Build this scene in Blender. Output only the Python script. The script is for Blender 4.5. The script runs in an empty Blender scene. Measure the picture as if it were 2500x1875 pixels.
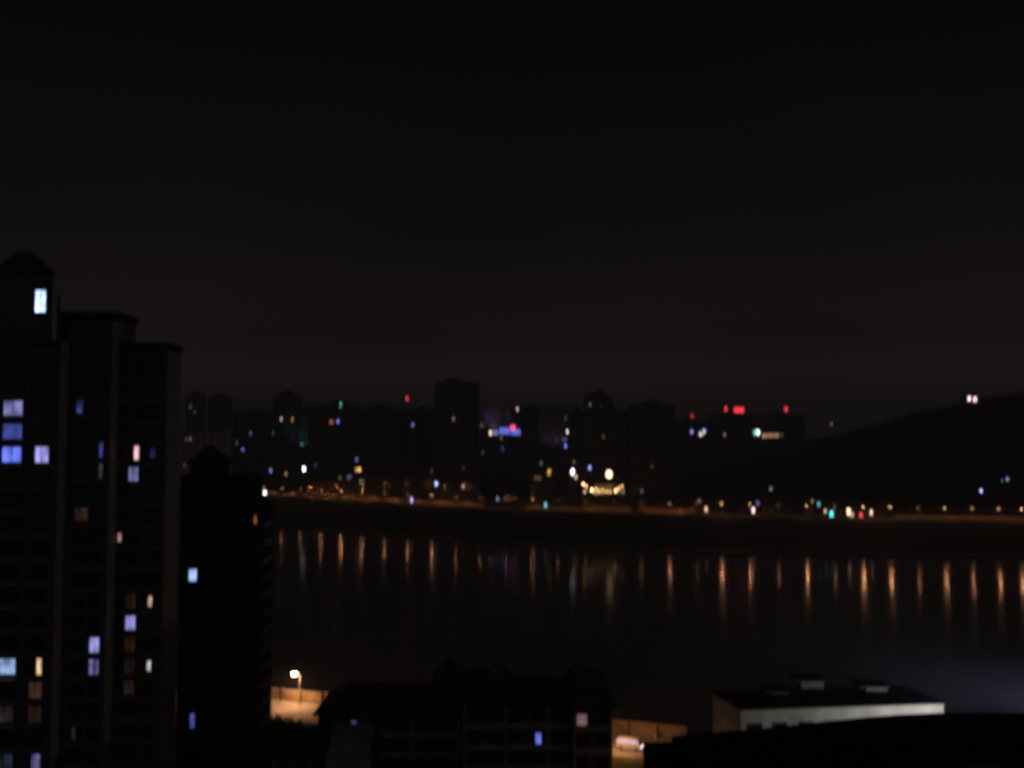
import bpy, math, random
from mathutils import Vector, Matrix
R = math.radians
random.seed(7)
sc = bpy.context.scene
# ------------------------------------------------------------------ camera
FPX = 2450.0                       # focal length in pixels of the 2500 px wide photograph
PITCH = math.atan(142.5 / FPX)     # eye level lies 142 px below the centre
CAMZ = 75.0
cam_d = bpy.data.cameras.new('camera'); cam = bpy.data.objects.new('camera', cam_d)
sc.collection.objects.link(cam); sc.camera = cam
cam.location = (0, 0, CAMZ); cam.rotation_euler = (R(90) + PITCH, 0, 0)
cam_d.sensor_width = 36; cam_d.lens = 36 * FPX / 2500
cam_d.clip_start = 0.5; cam_d.clip_end = 30000
cam_d.dof.use_dof = True; cam_d.dof.focus_distance = 3.0      # the photograph is out of focus
cam_d.dof.aperture_fstop = 2.3; cam_d.dof.aperture_ratio = 1.75; cam_d.dof.aperture_blades = 0
# ------------------------------------------------------------------ world: night sky lit by the city
w = bpy.data.worlds.new('World'); sc.world = w; w.use_nodes = True
nt = w.node_tree; nt.nodes.clear()
out = nt.nodes.new('ShaderNodeOutputWorld'); bg = nt.nodes.new('ShaderNodeBackground')
tc = nt.nodes.new('ShaderNodeTexCoord'); sep = nt.nodes.new('ShaderNodeSeparateXYZ')
ramp = nt.nodes.new('ShaderNodeValToRGB')
nt.links.new(tc.outputs['Generated'], sep.inputs[0]); nt.links.new(sep.outputs['Z'], ramp.inputs[0])
SKY = [(0.0, (4.5, 3.3, 2.8)), (.045, (4.0, 2.9, 2.45)), (.10, (1.35, .86, .78)), (.20, (.48, .39, .52)),
       (.32, (.20, .20, .28)), (.42, (.07, .08, .14)), (1.0, (.08, .08, .12))]
els = ramp.color_ramp.elements
for i, (p, c) in enumerate(SKY):
    e = els[i] if i < 2 else els.new(p)
    e.position = p; e.color = (*c, 1)
sky = nt.nodes.new('ShaderNodeTexSky'); sky.sky_type = 'NISHITA'; sky.sun_disc = False
sky.sun_elevation = R(-6); sky.sun_rotation = R(250)
add = nt.nodes.new('ShaderNodeMix'); add.data_type = 'RGBA'; add.inputs['Factor'].default_value = 0.01
nt.links.new(ramp.outputs[0], add.inputs['A']); nt.links.new(sky.outputs[0], add.inputs['B'])
cn = nt.nodes.new('ShaderNodeTexNoise'); cn.inputs['Scale'].default_value = 2.6; cn.inputs['Detail'].default_value = 4
nt.links.new(tc.outputs['Generated'], cn.inputs['Vector'])          # thin uneven cloud
cm = nt.nodes.new('ShaderNodeMapRange'); cm.inputs['To Min'].default_value = .0084; cm.inputs['To Max'].default_value = .0116
cm.inputs['From Min'].default_value = .3; cm.inputs['From Max'].default_value = .7
nt.links.new(cn.outputs['Fac'], cm.inputs[0]); nt.links.new(cm.outputs[0], bg.inputs['Strength'])
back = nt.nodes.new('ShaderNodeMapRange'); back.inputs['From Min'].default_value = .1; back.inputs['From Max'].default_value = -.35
nt.links.new(sep.outputs['Y'], back.inputs[0])                     # added brighter sky behind the viewpoint, lifting haze and facades
rear_fill = nt.nodes.new('ShaderNodeMix'); rear_fill.data_type = 'RGBA'; rear_fill.inputs['B'].default_value = (2.8, 2.4, 2.45, 1)
nt.links.new(back.outputs[0], rear_fill.inputs['Factor']); nt.links.new(add.outputs['Result'], rear_fill.inputs['A'])
nt.links.new(rear_fill.outputs['Result'], bg.inputs['Color'])
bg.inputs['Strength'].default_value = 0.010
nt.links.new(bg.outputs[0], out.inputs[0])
# ------------------------------------------------------------------ render settings
sc.view_settings.view_transform = 'Standard'; sc.view_settings.look = 'None'
sc.view_settings.exposure = 0; sc.view_settings.gamma = 1
cy = sc.cycles
cy.use_denoising = True; cy.max_bounces = 4; cy.diffuse_bounces = 2; cy.glossy_bounces = 2
cy.volume_bounces = 0; cy.transparent_max_bounces = 8; cy.sample_clamp_indirect = 3.0
cy.use_adaptive_sampling = False; cy.filter_width = 2.5; cy.volume_step_rate = 4; cy.caustics_reflective = False

# ------------------------------------------------------------------ helpers
C = sc.collection
def P(px, py, D):
    """world point seen at photograph pixel (px,py), on the plane y = D"""
    cx, cz = (px - 1250) / FPX, (937.5 - py) / FPX
    y = math.cos(PITCH) - cz * math.sin(PITCH); z = math.sin(PITCH) + cz * math.cos(PITCH)
    return Vector((cx / y * D, D, CAMZ + z / y * D))
def lerp_tab(tab, x):
    if x <= tab[0][0]: return tab[0][1]
    for (a, b), (c, d) in zip(tab, tab[1:]):
        if x <= c: return b + (d - b) * (x - a) / (c - a)
    return tab[-1][1]
def sm(a, b, x):
    t = max(0, min(1, (x - a) / (b - a))); return t * t * (3 - 2 * t)

MATS = {}
def mat(name, col, rough=.8, noise=.25, scale=1.0, metal=0.0, spec=.3, bump=0.0):
    if name in MATS: return MATS[name]
    m = bpy.data.materials.new(name); m.use_nodes = True; n = m.node_tree
    b = n.nodes['Principled BSDF']; b.inputs['Roughness'].default_value = rough
    b.inputs['Metallic'].default_value = metal; b.inputs['Specular IOR Level'].default_value = spec
    t = n.nodes.new('ShaderNodeTexCoord'); q = n.nodes.new('ShaderNodeTexNoise')
    q.inputs['Scale'].default_value = scale; q.inputs['Detail'].default_value = 6
    n.links.new(t.outputs['Object'], q.inputs['Vector'])
    r = n.nodes.new('ShaderNodeValToRGB'); n.links.new(q.outputs['Fac'], r.inputs[0])
    r.color_ramp.elements[0].position = .3; r.color_ramp.elements[1].position = .7
    r.color_ramp.elements[0].color = (*[c * (1 - noise) for c in col], 1)
    r.color_ramp.elements[1].color = (*[min(1, c * (1 + noise)) for c in col], 1)
    n.links.new(r.outputs[0], b.inputs['Base Color'])
    if bump:
        bp = n.nodes.new('ShaderNodeBump'); bp.inputs['Strength'].default_value = bump
        n.links.new(q.outputs['Fac'], bp.inputs['Height']); n.links.new(bp.outputs[0], b.inputs['Normal'])
    MATS[name] = m; return m
def glow(name, col, strength, curtain=0.0, scale=3.0):
    """a surface that gives off light; curtain folds make it uneven"""
    if name in MATS: return MATS[name]
    m = bpy.data.materials.new(name); m.use_nodes = True; n = m.node_tree
    b = n.nodes['Principled BSDF']; b.inputs['Base Color'].default_value = (.1, .1, .1, 1)
    b.inputs['Roughness'].default_value = .5
    b.inputs['Emission Color'].default_value = (*col, 1); b.inputs['Emission Strength'].default_value = strength
    if curtain:
        t = n.nodes.new('ShaderNodeTexCoord'); mp = n.nodes.new('ShaderNodeMapping')
        mp.inputs['Scale'].default_value = (scale, scale, .35); mp.inputs['Location'].default_value = (.4, 0, .3)
        q = n.nodes.new('ShaderNodeTexNoise'); q.noise_dimensions = '4D'; q.inputs['Scale'].default_value = 1.0; q.inputs['Detail'].default_value = 2
        oi = n.nodes.new('ShaderNodeObjectInfo'); mu = n.nodes.new('ShaderNodeMath'); mu.operation = 'MULTIPLY'; mu.inputs[1].default_value = 40
        n.links.new(oi.outputs['Random'], mu.inputs[0]); n.links.new(mu.outputs[0], q.inputs['W'])
        mr = n.nodes.new('ShaderNodeMapRange'); mr.inputs['From Min'].default_value = .32; mr.inputs['From Max'].default_value = .68
        mr.inputs['To Min'].default_value = strength * (1 - curtain); mr.inputs['To Max'].default_value = strength * (1 + curtain)
        n.links.new(t.outputs['Object'], mp.inputs[0]); n.links.new(mp.outputs[0], q.inputs['Vector'])
        n.links.new(q.outputs['Fac'], mr.inputs[0]); n.links.new(mr.outputs[0], b.inputs['Emission Strength'])
    MATS[name] = m; return m

class MB:
    """collects faces, links them as ONE mesh object"""
    def __init__(s): s.v = []; s.f = []; s.m = []
    def poly(s, pts, mi=0):
        k = len(s.v); s.v += [Vector(p) for p in pts]; s.f.append(tuple(range(k, k + len(pts)))); s.m.append(mi); return s
    def box(s, x0, x1, y0, y1, z0, z1, mi=0):
        k = len(s.v)
        s.v += [Vector(p) for p in ((x0,y0,z0),(x1,y0,z0),(x1,y1,z0),(x0,y1,z0),(x0,y0,z1),(x1,y0,z1),(x1,y1,z1),(x0,y1,z1))]
        for f in ((0,3,2,1),(4,5,6,7),(0,1,5,4),(1,2,6,5),(2,3,7,6),(3,0,4,7)):
            s.f.append(tuple(k + i for i in f)); s.m.append(mi)
        return s
    def prism(s, prof, a, b, axis='y', mi=0):
        """closed outline prof [(u,z)] swept along axis from a to b"""
        n = len(prof); k = len(s.v)
        for t in (a, b):
            for u, z in prof: s.v.append(Vector((u, t, z)) if axis == 'y' else Vector((t, u, z)))
        s.f.append(tuple(k + i for i in range(n))); s.m.append(mi)
        s.f.append(tuple(k + n + i for i in reversed(range(n)))); s.m.append(mi)
        for i in range(n):
            j = (i + 1) % n; s.f.append((k + i, k + n + i, k + n + j, k + j)); s.m.append(mi)
        return s
    def hip(s, x0, x1, y0, y1, z0, z1, ov=.6, ridge=.3, mi=0):
        cx, cyy = (x0 + x1) / 2, (y0 + y1) / 2; hx = (x1 - x0) / 2 * ridge; hy = (y1 - y0) / 2 * ridge * .3
        a = [(x0-ov,y0-ov,z0),(x1+ov,y0-ov,z0),(x1+ov,y1+ov,z0),(x0-ov,y1+ov,z0)]
        a2 = [(p[0], p[1], z0 + .35) for p in a]
        b = [(cx-hx,cyy-hy,z1),(cx+hx,cyy-hy,z1),(cx+hx,cyy+hy,z1),(cx-hx,cyy+hy,z1)]
        s.poly(a[::-1], mi)
        for i in range(4):
            j = (i + 1) % 4; s.poly([a[i], a[j], a2[j], a2[i]], mi); s.poly([a2[i], a2[j], b[j], b[i]], mi)
        s.poly(b, mi); return s
    def tube(s, pts, rad, n=8, mi=0):
        rad = rad if isinstance(rad, (list, tuple)) else [rad] * len(pts)
        pts = [Vector(p) for p in pts]; k = len(s.v)
        for i, p in enumerate(pts):
            d = (pts[min(i + 1, len(pts) - 1)] - pts[max(i - 1, 0)]).normalized()
            u = d.cross(Vector((0, 0, 1)) if abs(d.z) < .9 else Vector((1, 0, 0))).normalized(); v = d.cross(u)
            for j in range(n):
                a = 2 * math.pi * j / n; s.v.append(p + (u * math.cos(a) + v * math.sin(a)) * rad[i])
        for i in range(len(pts) - 1):
            for j in range(n):
                q = (j + 1) % n; s.f.append((k+i*n+j, k+i*n+q, k+(i+1)*n+q, k+(i+1)*n+j)); s.m.append(mi)
        s.f.append(tuple(k + j for j in reversed(range(n)))); s.m.append(mi)
        s.f.append(tuple(k + (len(pts)-1)*n + j for j in range(n))); s.m.append(mi); return s
    def ball(s, c, rx, ry, rz, nu=10, nv=6, z0=-1, z1=1, mi=0):
        k = len(s.v); a0, a1 = math.asin(z0), math.asin(z1)
        for i in range(nv + 1):
            e = a0 + (a1 - a0) * i / nv
            for j in range(nu):
                a = 2 * math.pi * j / nu
                s.v.append(Vector((c[0]+rx*math.cos(e)*math.cos(a), c[1]+ry*math.cos(e)*math.sin(a), c[2]+rz*math.sin(e))))
        for i in range(nv):
            for j in range(nu):
                q = (j + 1) % nu; s.f.append((k+i*nu+j, k+i*nu+q, k+(i+1)*nu+q, k+(i+1)*nu+j)); s.m.append(mi)
        return s
    def mesh(s, name, mats, o=(0, 0, 0), smooth=False):
        me = bpy.data.meshes.new(name); o = Vector(o)
        me.from_pydata([v - o for v in s.v], [], s.f)
        for m in (mats if isinstance(mats, (list, tuple)) else [mats]): me.materials.append(m)
        for p, mi in zip(me.polygons, s.m): p.material_index = mi; p.use_smooth = smooth
        me.update(); return me
    def build(s, name, mats, parent=None, o=None, label=None, smooth=False):
        """vertices are world coordinates; the object sits at its parent's origin (or at o)"""
        org = Vector(o) if o is not None else (world_loc(parent) if parent else Vector((0, 0, 0)))
        ob = bpy.data.objects.new(name, s.mesh(name, mats, org, smooth)); C.objects.link(ob)
        if parent: ob.parent = parent; ob.location = org - world_loc(parent)
        else: ob.location = org
        if label: ob['label'] = label
        return ob
def world_loc(o):
    v = Vector((0, 0, 0))
    while o: v += o.location; o = o.parent
    return v
def tag(o, label=None, cat=None, group=None, kind=None):
    for k, v in (('label', label), ('category', cat), ('group', group), ('kind', kind)):
        if v: o[k] = v
    return o
def thing(name, loc, label, cat, group=None):
    o = bpy.data.objects.new(name, None); C.objects.link(o); o.location = loc; o.empty_display_size = 1
    return tag(o, label, cat, group)
def inst(name, me, parent, loc, label=None, rz=0):
    """another object on shared mesh data; loc is a world position"""
    o = bpy.data.objects.new(name, me); C.objects.link(o)
    if parent: o.parent = parent; o.location = Vector(loc) - world_loc(parent)
    else: o.location = loc
    o.rotation_euler.z = rz
    if label: o['label'] = label
    return o

# ------------------------------------------------------------------ shared materials
M_wall_d = mat('dark render wall', (.20, .19, .18), scale=.4)
M_wall_m = mat('grey render wall', (.28, .26, .23), scale=.3)
M_wall_l = mat('pale render wall', (.42, .37, .30), scale=.3)
M_conc = mat('concrete', (.30, .28, .25), scale=.8, bump=.1)
M_roof = mat('dark roof tiles', (.045, .045, .05), scale=2)
M_metal = mat('galvanised steel', (.45, .45, .45), rough=.45, metal=.6, scale=4)
M_dmetal = mat('dark painted metal', (.05, .05, .055), rough=.5, scale=4)
M_glass = mat('dark window glass', (.02, .022, .028), rough=.12, spec=.6, scale=.7)
M_frame = mat('window frame', (.12, .12, .12), rough=.5, scale=3)
M_asph = mat('asphalt', (.055, .053, .05), rough=.9, scale=.5)
M_ground = mat('dark earth and scrub', (.035, .035, .024), rough=1, scale=.05, noise=.5)
M_grass = mat('grass', (.022, .03, .012), rough=1, scale=.6, noise=.5)
M_leaf = mat('leaves', (.09, .12, .05), rough=.9, scale=.8, noise=.6)
M_bark = mat('bark', (.07, .05, .035), rough=1, scale=3)
M_pave = mat('paving slabs', (.36, .31, .25), rough=.85, scale=.5)
M_white = mat('white road paint', (.75, .75, .72), rough=.7, scale=1)

# ------------------------------------------------------------------ river, banks, land
ROAD = sorted((P(px, 1250, D).x, D) for px, D in
              ((-600, 1500), (300, 1230), (643, 1090), (832, 1005), (1053, 912), (1200, 872), (1400, 835), (1766, 790), (2108, 755), (2442, 735), (2700, 722), (3300, 700)))
EDGE = sorted((P(px, 1300, D).x, D) for px, D in
              ((-600, 1200), (300, 1000), (650, 888), (730, 867), (1140, 759), (1350, 723), (1763, 675), (2500, 651), (3300, 640)))
rd = lambda x: lerp_tab(ROAD, x)
we = lambda x: lerp_tab(EDGE, x)
HILL = [(1600, 0), (1700, 6), (1900, 22), (2000, 33), (2110, 41), (2180, 48), (2253, 63), (2325, 70), (2400, 79), (2500, 85), (2700, 95), (3200, 80), (3900, 40)]
HILLX = [(P(px, 1080, 1100).x, h) for px, h in HILL]
def far_z(x, y):
    e, r = we(x), rd(x)
    if y < e: return -3
    if y < e + 14: return 1.6
    if y < r - 14: return 1.6 + 16.4 * (y - e - 14) / (r - 28 - e)
    if y <= r + 14: return 18
    d = y - r - 14
    z = 18 + 22 * sm(0, 500, d)
    h = lerp_tab(HILLX, x * 1100 / max(y, 600))
    wob = 3 * math.sin(x * .031 + 1) + 2 * math.sin(x * .077) + 2.5 * math.sin(y * .02 + x * .01)
    if h > 0: z += (h + wob * min(1, h / 20)) * sm(0, 330, d) * (1 - .5 * sm(600, 1500, d))
    return z
def far_ground():
    xs = [-3500, -2500, -1600, -1000] + [i * 12.5 for i in range(-60, 81)] + [1200, 1600, 2500, 3500]
    b = MB(); rows = []
    offs_e = [-40, -.5, 0, 14]; offs_r = [-14, 14, 30, 60, 100, 140, 180, 220, 260, 300, 340, 400, 480, 600, 800, 1100, 1600, 2400, 3600]
    for x in xs:
        e, r = we(x), rd(x)
        col = [Vector((x, e + o, far_z(x, e + o) if o != 14 else 1.6)) for o in offs_e]
        mid = [Vector((x, e + 14 + (r - 28 - e) * t, 1.6 + 16.4 * t)) for t in (.33, .66)]
        rr = [Vector((x, r + o, far_z(x, r + o))) for o in offs_r]
        rows.append(col + mid + rr)
    n = len(rows[0])
    for c in rows: b.v += c
    for i in range(len(rows) - 1):
        for j in range(n - 1):
            b.f.append((i*n+j, (i+1)*n+j, (i+1)*n+j+1, i*n+j+1)); b.m.append(1 if j in (2,) else (0 if j > 6 else 2))
    o = b.build('ground', [M_ground, mat('river wall concrete', (.26, .2, .15), scale=.2), M_grass]); tag(o, kind='structure')
    return o
far_ground()
def strip(name, m, f, x0, x1, a, b_, z, n=60, dz=0.0, thick=0.0):
    mb = MB(); xs = [x0 + (x1 - x0) * i / n for i in range(n + 1)]
    for xa, xb in zip(xs, xs[1:]):
        top = [(xa, f(xa) + a, z), (xb, f(xb) + a, z), (xb, f(xb) + b_, z), (xa, f(xa) + b_, z)]
        mb.poly(top)
        if thick:
            mb.poly([(xa, f(xa) + a, z - thick), (xb, f(xb) + a, z - thick), (xb, f(xb) + a, z), (xa, f(xa) + a, z)])
            mb.poly([(xb, f(xb) + b_, z - thick), (xa, f(xa) + b_, z - thick), (xa, f(xa) + b_, z), (xb, f(xb) + b_, z)])
    return tag(mb.build(name, m), kind='structure')
strip('riverside_road', M_asph, rd, -700, 900, -9, 9, 18.06, 90)
strip('promenade', M_pave, rd, -700, 900, -13.5, -9, 18.2, 90, thick=.19)
strip('pavement', M_pave, rd, -700, 900, 9, 13, 18.2, 90, thick=.19)
mk = MB()
x = -420
while x < 600:
    mk.poly([(x, rd(x) - .1, 18.075), (x + 4, rd(x + 4) - .1, 18.075), (x + 4, rd(x + 4) + .1, 18.075), (x, rd(x) + .1, 18.075)]); x += 10
tag(mk.build('road_marking', M_white), kind='structure')
# river
def water_mat():
    """muddy river water: a dull brown body under a weak, ripple-blurred surface reflection"""
    m = bpy.data.materials.new('river water'); m.use_nodes = True; n = m.node_tree; n.nodes.clear(); N = n.nodes.new; L = n.links.new
    o = N('ShaderNodeOutputMaterial'); d = N('ShaderNodeBsdfDiffuse'); g = N('ShaderNodeBsdfGlossy'); mx = N('ShaderNodeMixShader')
    d.inputs['Color'].default_value = (.185, .168, .160, 1); g.inputs['Roughness'].default_value = .118; g.inputs['Color'].default_value = (1, .93, .86, 1)
    fr = N('ShaderNodeFresnel'); fr.inputs['IOR'].default_value = 1.33
    t = N('ShaderNodeTexCoord'); w_ = N('ShaderNodeTexNoise'); w_.inputs['Scale'].default_value = .012; w_.inputs['Detail'].default_value = 4
    L(t.outputs['Object'], w_.inputs['Vector'])                       # wind patches: calmer and rougher water
    mr = N('ShaderNodeMapRange'); mr.inputs['From Min'].default_value = .35; mr.inputs['From Max'].default_value = .65
    mr.inputs['To Min'].default_value = WATER_K * .55; mr.inputs['To Max'].default_value = WATER_K * 1.35
    L(w_.outputs['Fac'], mr.inputs[0]); mu = N('ShaderNodeMath'); mu.operation = 'MULTIPLY'
    L(fr.outputs[0], mu.inputs[0]); L(mr.outputs[0], mu.inputs[1]); L(mu.outputs[0], mx.inputs[0])
    q = N('ShaderNodeTexNoise'); q.inputs['Scale'].default_value = .05; q.inputs['Detail'].default_value = 5; L(t.outputs['Object'], q.inputs['Vector'])
    bp = N('ShaderNodeBump'); bp.inputs['Strength'].default_value = .5; bp.inputs['Distance'].default_value = .16
    L(q.outputs['Fac'], bp.inputs['Height']); L(bp.outputs[0], g.inputs['Normal'])
    L(d.outputs[0], mx.inputs[1]); L(g.outputs[0], mx.inputs[2]); L(mx.outputs[0], o.inputs[0]); return m
WATER_K = .16
wb = MB(); wb.poly([(-3400, 120, 0), (3400, 120, 0), (3400, 1500, 0), (-3400, 1500, 0)])
tag(wb.build('river', water_mat()), kind='structure')
# near bank
NR = [(-150, 251), (-46, 215), (26, 190), (120, 157.5)]
nr = lambda x: lerp_tab(NR, x)
nb = MB(); xs = [-3400, -150, -46, 26, 120, 3400]
for xa, xb in zip(xs, xs[1:]):
    ya, yb = nr(xa) + 9.4, nr(xb) + 9.4
    nb.poly([(xa, -400, 18), (xb, -400, 18), (xb, yb, 18), (xa, ya, 18)])
    nb.poly([(xa, ya, 18), (xb, yb, 18), (xb, yb + 6, -3), (xa, ya + 6, -3)])
tag(nb.build('terrain', M_ground), kind='structure')
strip('road', mat('worn concrete road', (.34, .29, .25), rough=.9, scale=.4), nr, -150, 120, -6, 6, 18.02, 20)
strip('kerb', M_pave, nr, -150, 120, 6, 9, 18.16, 20, thick=.16)
strip('verge', mat('dry verge grass', (.09, .085, .025), scale=.8, noise=.5), nr, -150, 120, -16, -6, 18.03, 20)
mk = MB(); x = -120
while x < 100:
    mk.poly([(x, nr(x) - .08, 18.035), (x + 3, nr(x + 3) - .08, 18.035), (x + 3, nr(x + 3) + .08, 18.035), (x, nr(x) + .08, 18.035)]); x += 8
tag(mk.build('lane_marking', M_white), kind='structure')

# ------------------------------------------------------------------ street lamps
def lamp_meshes(h, arm, head=1.0):
    pole = MB().tube([(0, 0, 0), (0, 0, h * .5), (0, 0, h - .4), (0, -arm * .25, h), (0, -arm, h + .15)], [.16 * head, .12 * head, .09 * head, .08 * head, .06 * head], 8)
    pole.box(-.22, .22, -.22, .22, 0, .5)
    hd = MB().ball((0, -arm - .5 * head, h + .12), .38 * head, .75 * head, .22 * head, 10, 4, 0, 1)
    ln = MB().ball((0, -arm - .5 * head, h + .10), .34 * head, .68 * head, .32 * head, 10, 5, -1, 0)
    return pole.mesh('pole', M_metal), hd.mesh('lamp_head', M_metal, smooth=True), ln.mesh('lens', M_white, smooth=True)
def street_lamp(loc, meshes, m, label, group, rz=0):
    t = thing('street_lamp', loc, label, 'street lamp', group)
    p = inst('pole', meshes[0], t, loc, rz=rz)
    hd = bpy.data.objects.new('lamp_head', meshes[1]); C.objects.link(hd); hd.parent = t; hd.rotation_euler.z = rz
    ln = bpy.data.objects.new('lens', meshes[2]); C.objects.link(ln); ln.parent = hd
    ln.material_slots[0].link = 'OBJECT'; ln.material_slots[0].material = m
    return t
def spot(loc, aim, power, col, ang, parent, size=.3, blend=.5):
    """spot beam placed in a lamp head; some beams and lamps are added"""
    l = bpy.data.lights.new('bulb', 'SPOT'); l.energy = power; l.color = col; l.spot_size = R(ang); l.spot_blend = blend; l.shadow_soft_size = size
    o = bpy.data.objects.new('bulb', l); C.objects.link(o); o.parent = parent
    o.location = Vector(loc) - world_loc(parent)
    o.rotation_euler = (Vector(aim) - Vector(loc)).to_track_quat('-Z', 'Y').to_euler()
    return o
ORD = 'first second third fourth fifth sixth seventh eighth ninth tenth eleventh twelfth thirteenth fourteenth fifteenth sixteenth seventeenth eighteenth nineteenth twentieth twenty-first twenty-second twenty-third twenty-fourth twenty-fifth twenty-sixth twenty-seventh twenty-eighth twenty-ninth thirtieth thirty-first'.split()
FL = [(643,.35),(687,.4),(733,.2),(782,.65),(832,1.0),(884,.75),(938,.3),(994,.35),(1053,.95),(1113,.35),(1172,.12),(1236,.2),(1301,.6),(1363,.06),
      (1430,.05),(1500,.05),(1566,.08),(1636,.45),(1700,.06),(1763,1.25),(1832,.7),(1901,.1),(1971,.75),(2040,.08),(2109,1.25),(2176,.95),(2244,.18),
      (2310,.7),(2376,.4),(2441,.6),(2497,.9)]
LS = 16.0
far_meshes = lamp_meshes(9.0, 2.0, 1.5)
for i, (px, s) in enumerate(FL):
    x = P(px, 1200, 1).x
    D = 800
    for _ in range(30): D = rd(x * D) - 10.2
    X = x * D
    look = 'bright amber' if s > .7 else ('amber' if s > .3 else 'dim amber')
    t = street_lamp((X, D, 18.2), far_meshes, glow('sodium lamp %.2f' % s, (1, .50, .20), LS * s),
                '%s street lamp on the far riverside road, %s from its left end' % (look, ORD[i]), 'street lamps along the far riverside road', rz=R(180))
    spot((X, D + 2.8, 27.0), (X, D + 13, 18), (27000 if px < 1150 else 15000 if px < 1760 else 7500), (1, .33, .07), 112, t)
    spot((X, D + 2.8, 26.9), (X, D + 2.8, 18), 2600 * s, (1, .46, .20), 173, t, blend=.03)
    spot((X, D + 2.8, 26.9), (X * .62, D * .62, 26.9 - D * .38 * .125), 19000 * s * (1.0 if px > 1250 else .6), (1, .48, .25), 17, t, blend=.35)   # added narrow spot, aimed to draw the light streaks on the water
# near lamp and the lamp beside the lit street
near_meshes = lamp_meshes(6.6, .9, .8)
lp = P(733, 1645, 222.5)
near_lamp = street_lamp((lp.x, 222.0, 18.16), near_meshes, glow('near lamp light', (1, .52, .25), 620), 'lit warm street lamp on a curved pole above the panelled river wall', 'street lamps on the near riverside road', rz=R(-50))

# ------------------------------------------------------------------ lit windows, lamps and signs
COL = dict(white=(1, .95, 1), cool=(.40, .58, 1), blue=(.16, .22, 1), violet=(.42, .38, 1), lilac=(.44, .42, 1), amber=(1, .48, .13), orange=(1, .30, .08),
           warm=(1, .68, .36), peach=(1, .62, .42), red=(1, .045, .07), green=(.10, 1, .42), teal=(.12, .65, .75), cyan=(.08, .85, 1), grey=(.62, .62, .72),
           brown=(.85, .45, .27), olive=(.62, .60, .25), pink=(1, .55, .60), magenta=(1, .08, .22))
WIN = {}
def lit(root, px, py, w, h, c, s, D, name='window', label=None, depth=.25):
    """a lit opening w x h metres, standing just proud of the facade at distance D; s = brightness"""
    p = P(px, py, D)
    s *= math.exp(.00015 * D) if D > 500 else 1
    key = (w, h, c, round(s, 2))
    if key not in WIN:
        b = MB(); f = .12
        b.box(-w/2 - f, w/2 + f, 0, depth, -h/2 - f, -h/2, 0); b.box(-w/2 - f, w/2 + f, 0, depth, h/2, h/2 + f, 0)
        b.box(-w/2 - f, -w/2, 0, depth, -h/2, h/2, 0); b.box(w/2, w/2 + f, 0, depth, -h/2, h/2, 0)
        g = MB().box(-w/2, w/2, .06, .12, -h/2, h/2)
        WIN[key] = (b.mesh('window_frame', M_frame), g.mesh('pane', glow('light %s %.2f' % (c, s), COL[c], s, .35, 1.2)))
    me = WIN[key]
    o = inst(name, me[0], root, (p.x, D - depth, p.z), label or '%s %s' % (name.replace('_', ' '), 'lit ' + c))
    inst('pane', me[1], o, (p.x, D - depth, p.z))
    return o
def mast_light(px, py, D, zg, hw, hh, c, s, label, cat='floodlight', arms=True):
    p = P(px, py, D); t = thing('floodlight_mast', (p.x, D, zg), label, cat)
    MB().tube([(p.x, D, zg), (p.x, D, p.z)], [.3, .16], 8).build('pole', M_metal, t)
    hd = MB().box(p.x - hw/2 - .15, p.x + hw/2 + .15, D - .05, D + .4, p.z - hh/2 - .15, p.z + hh/2 + .15).build('lamp_housing', M_dmetal, t)
    MB().ball((p.x, D - .06, p.z), hw/2, .25, hh/2, 14, 8).build('lens', glow('flood %s %.1f' % (c, s), COL[c], s), hd, smooth=True)
    return t
def sign(px, py, w, h, D, c, s, label, zg=None, cat='sign', name='illuminated_sign', curtain=.25):
    """upright light box on two legs"""
    s *= math.exp(.00015 * D); p = P(px, py, D); zb = p.z - h/2; zg = zb - 1.5 if zg is None else zg
    t = thing(name, (p.x, D, zg), label, cat)
    MB().box(p.x - w/2 - .12, p.x + w/2 + .12, D, D + .5, zb - .12, zb + h + .12).build('case', M_dmetal, t)
    MB().box(p.x - w/2, p.x + w/2, D - .04, D - .005, zb, zb + h).build('panel', glow('sign %s %.1f' % (c, s), COL[c], s * (.62 if s > 2 else .8), curtain, 1.6), t)
    q = MB()
    for sx in (-1, 1): q.box(p.x + sx * w * .3 - .1, p.x + sx * w * .3 + .1, D + .1, D + .3, zg, zb - .12)
    q.build('legs', M_dmetal, t)
    return t

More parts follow.
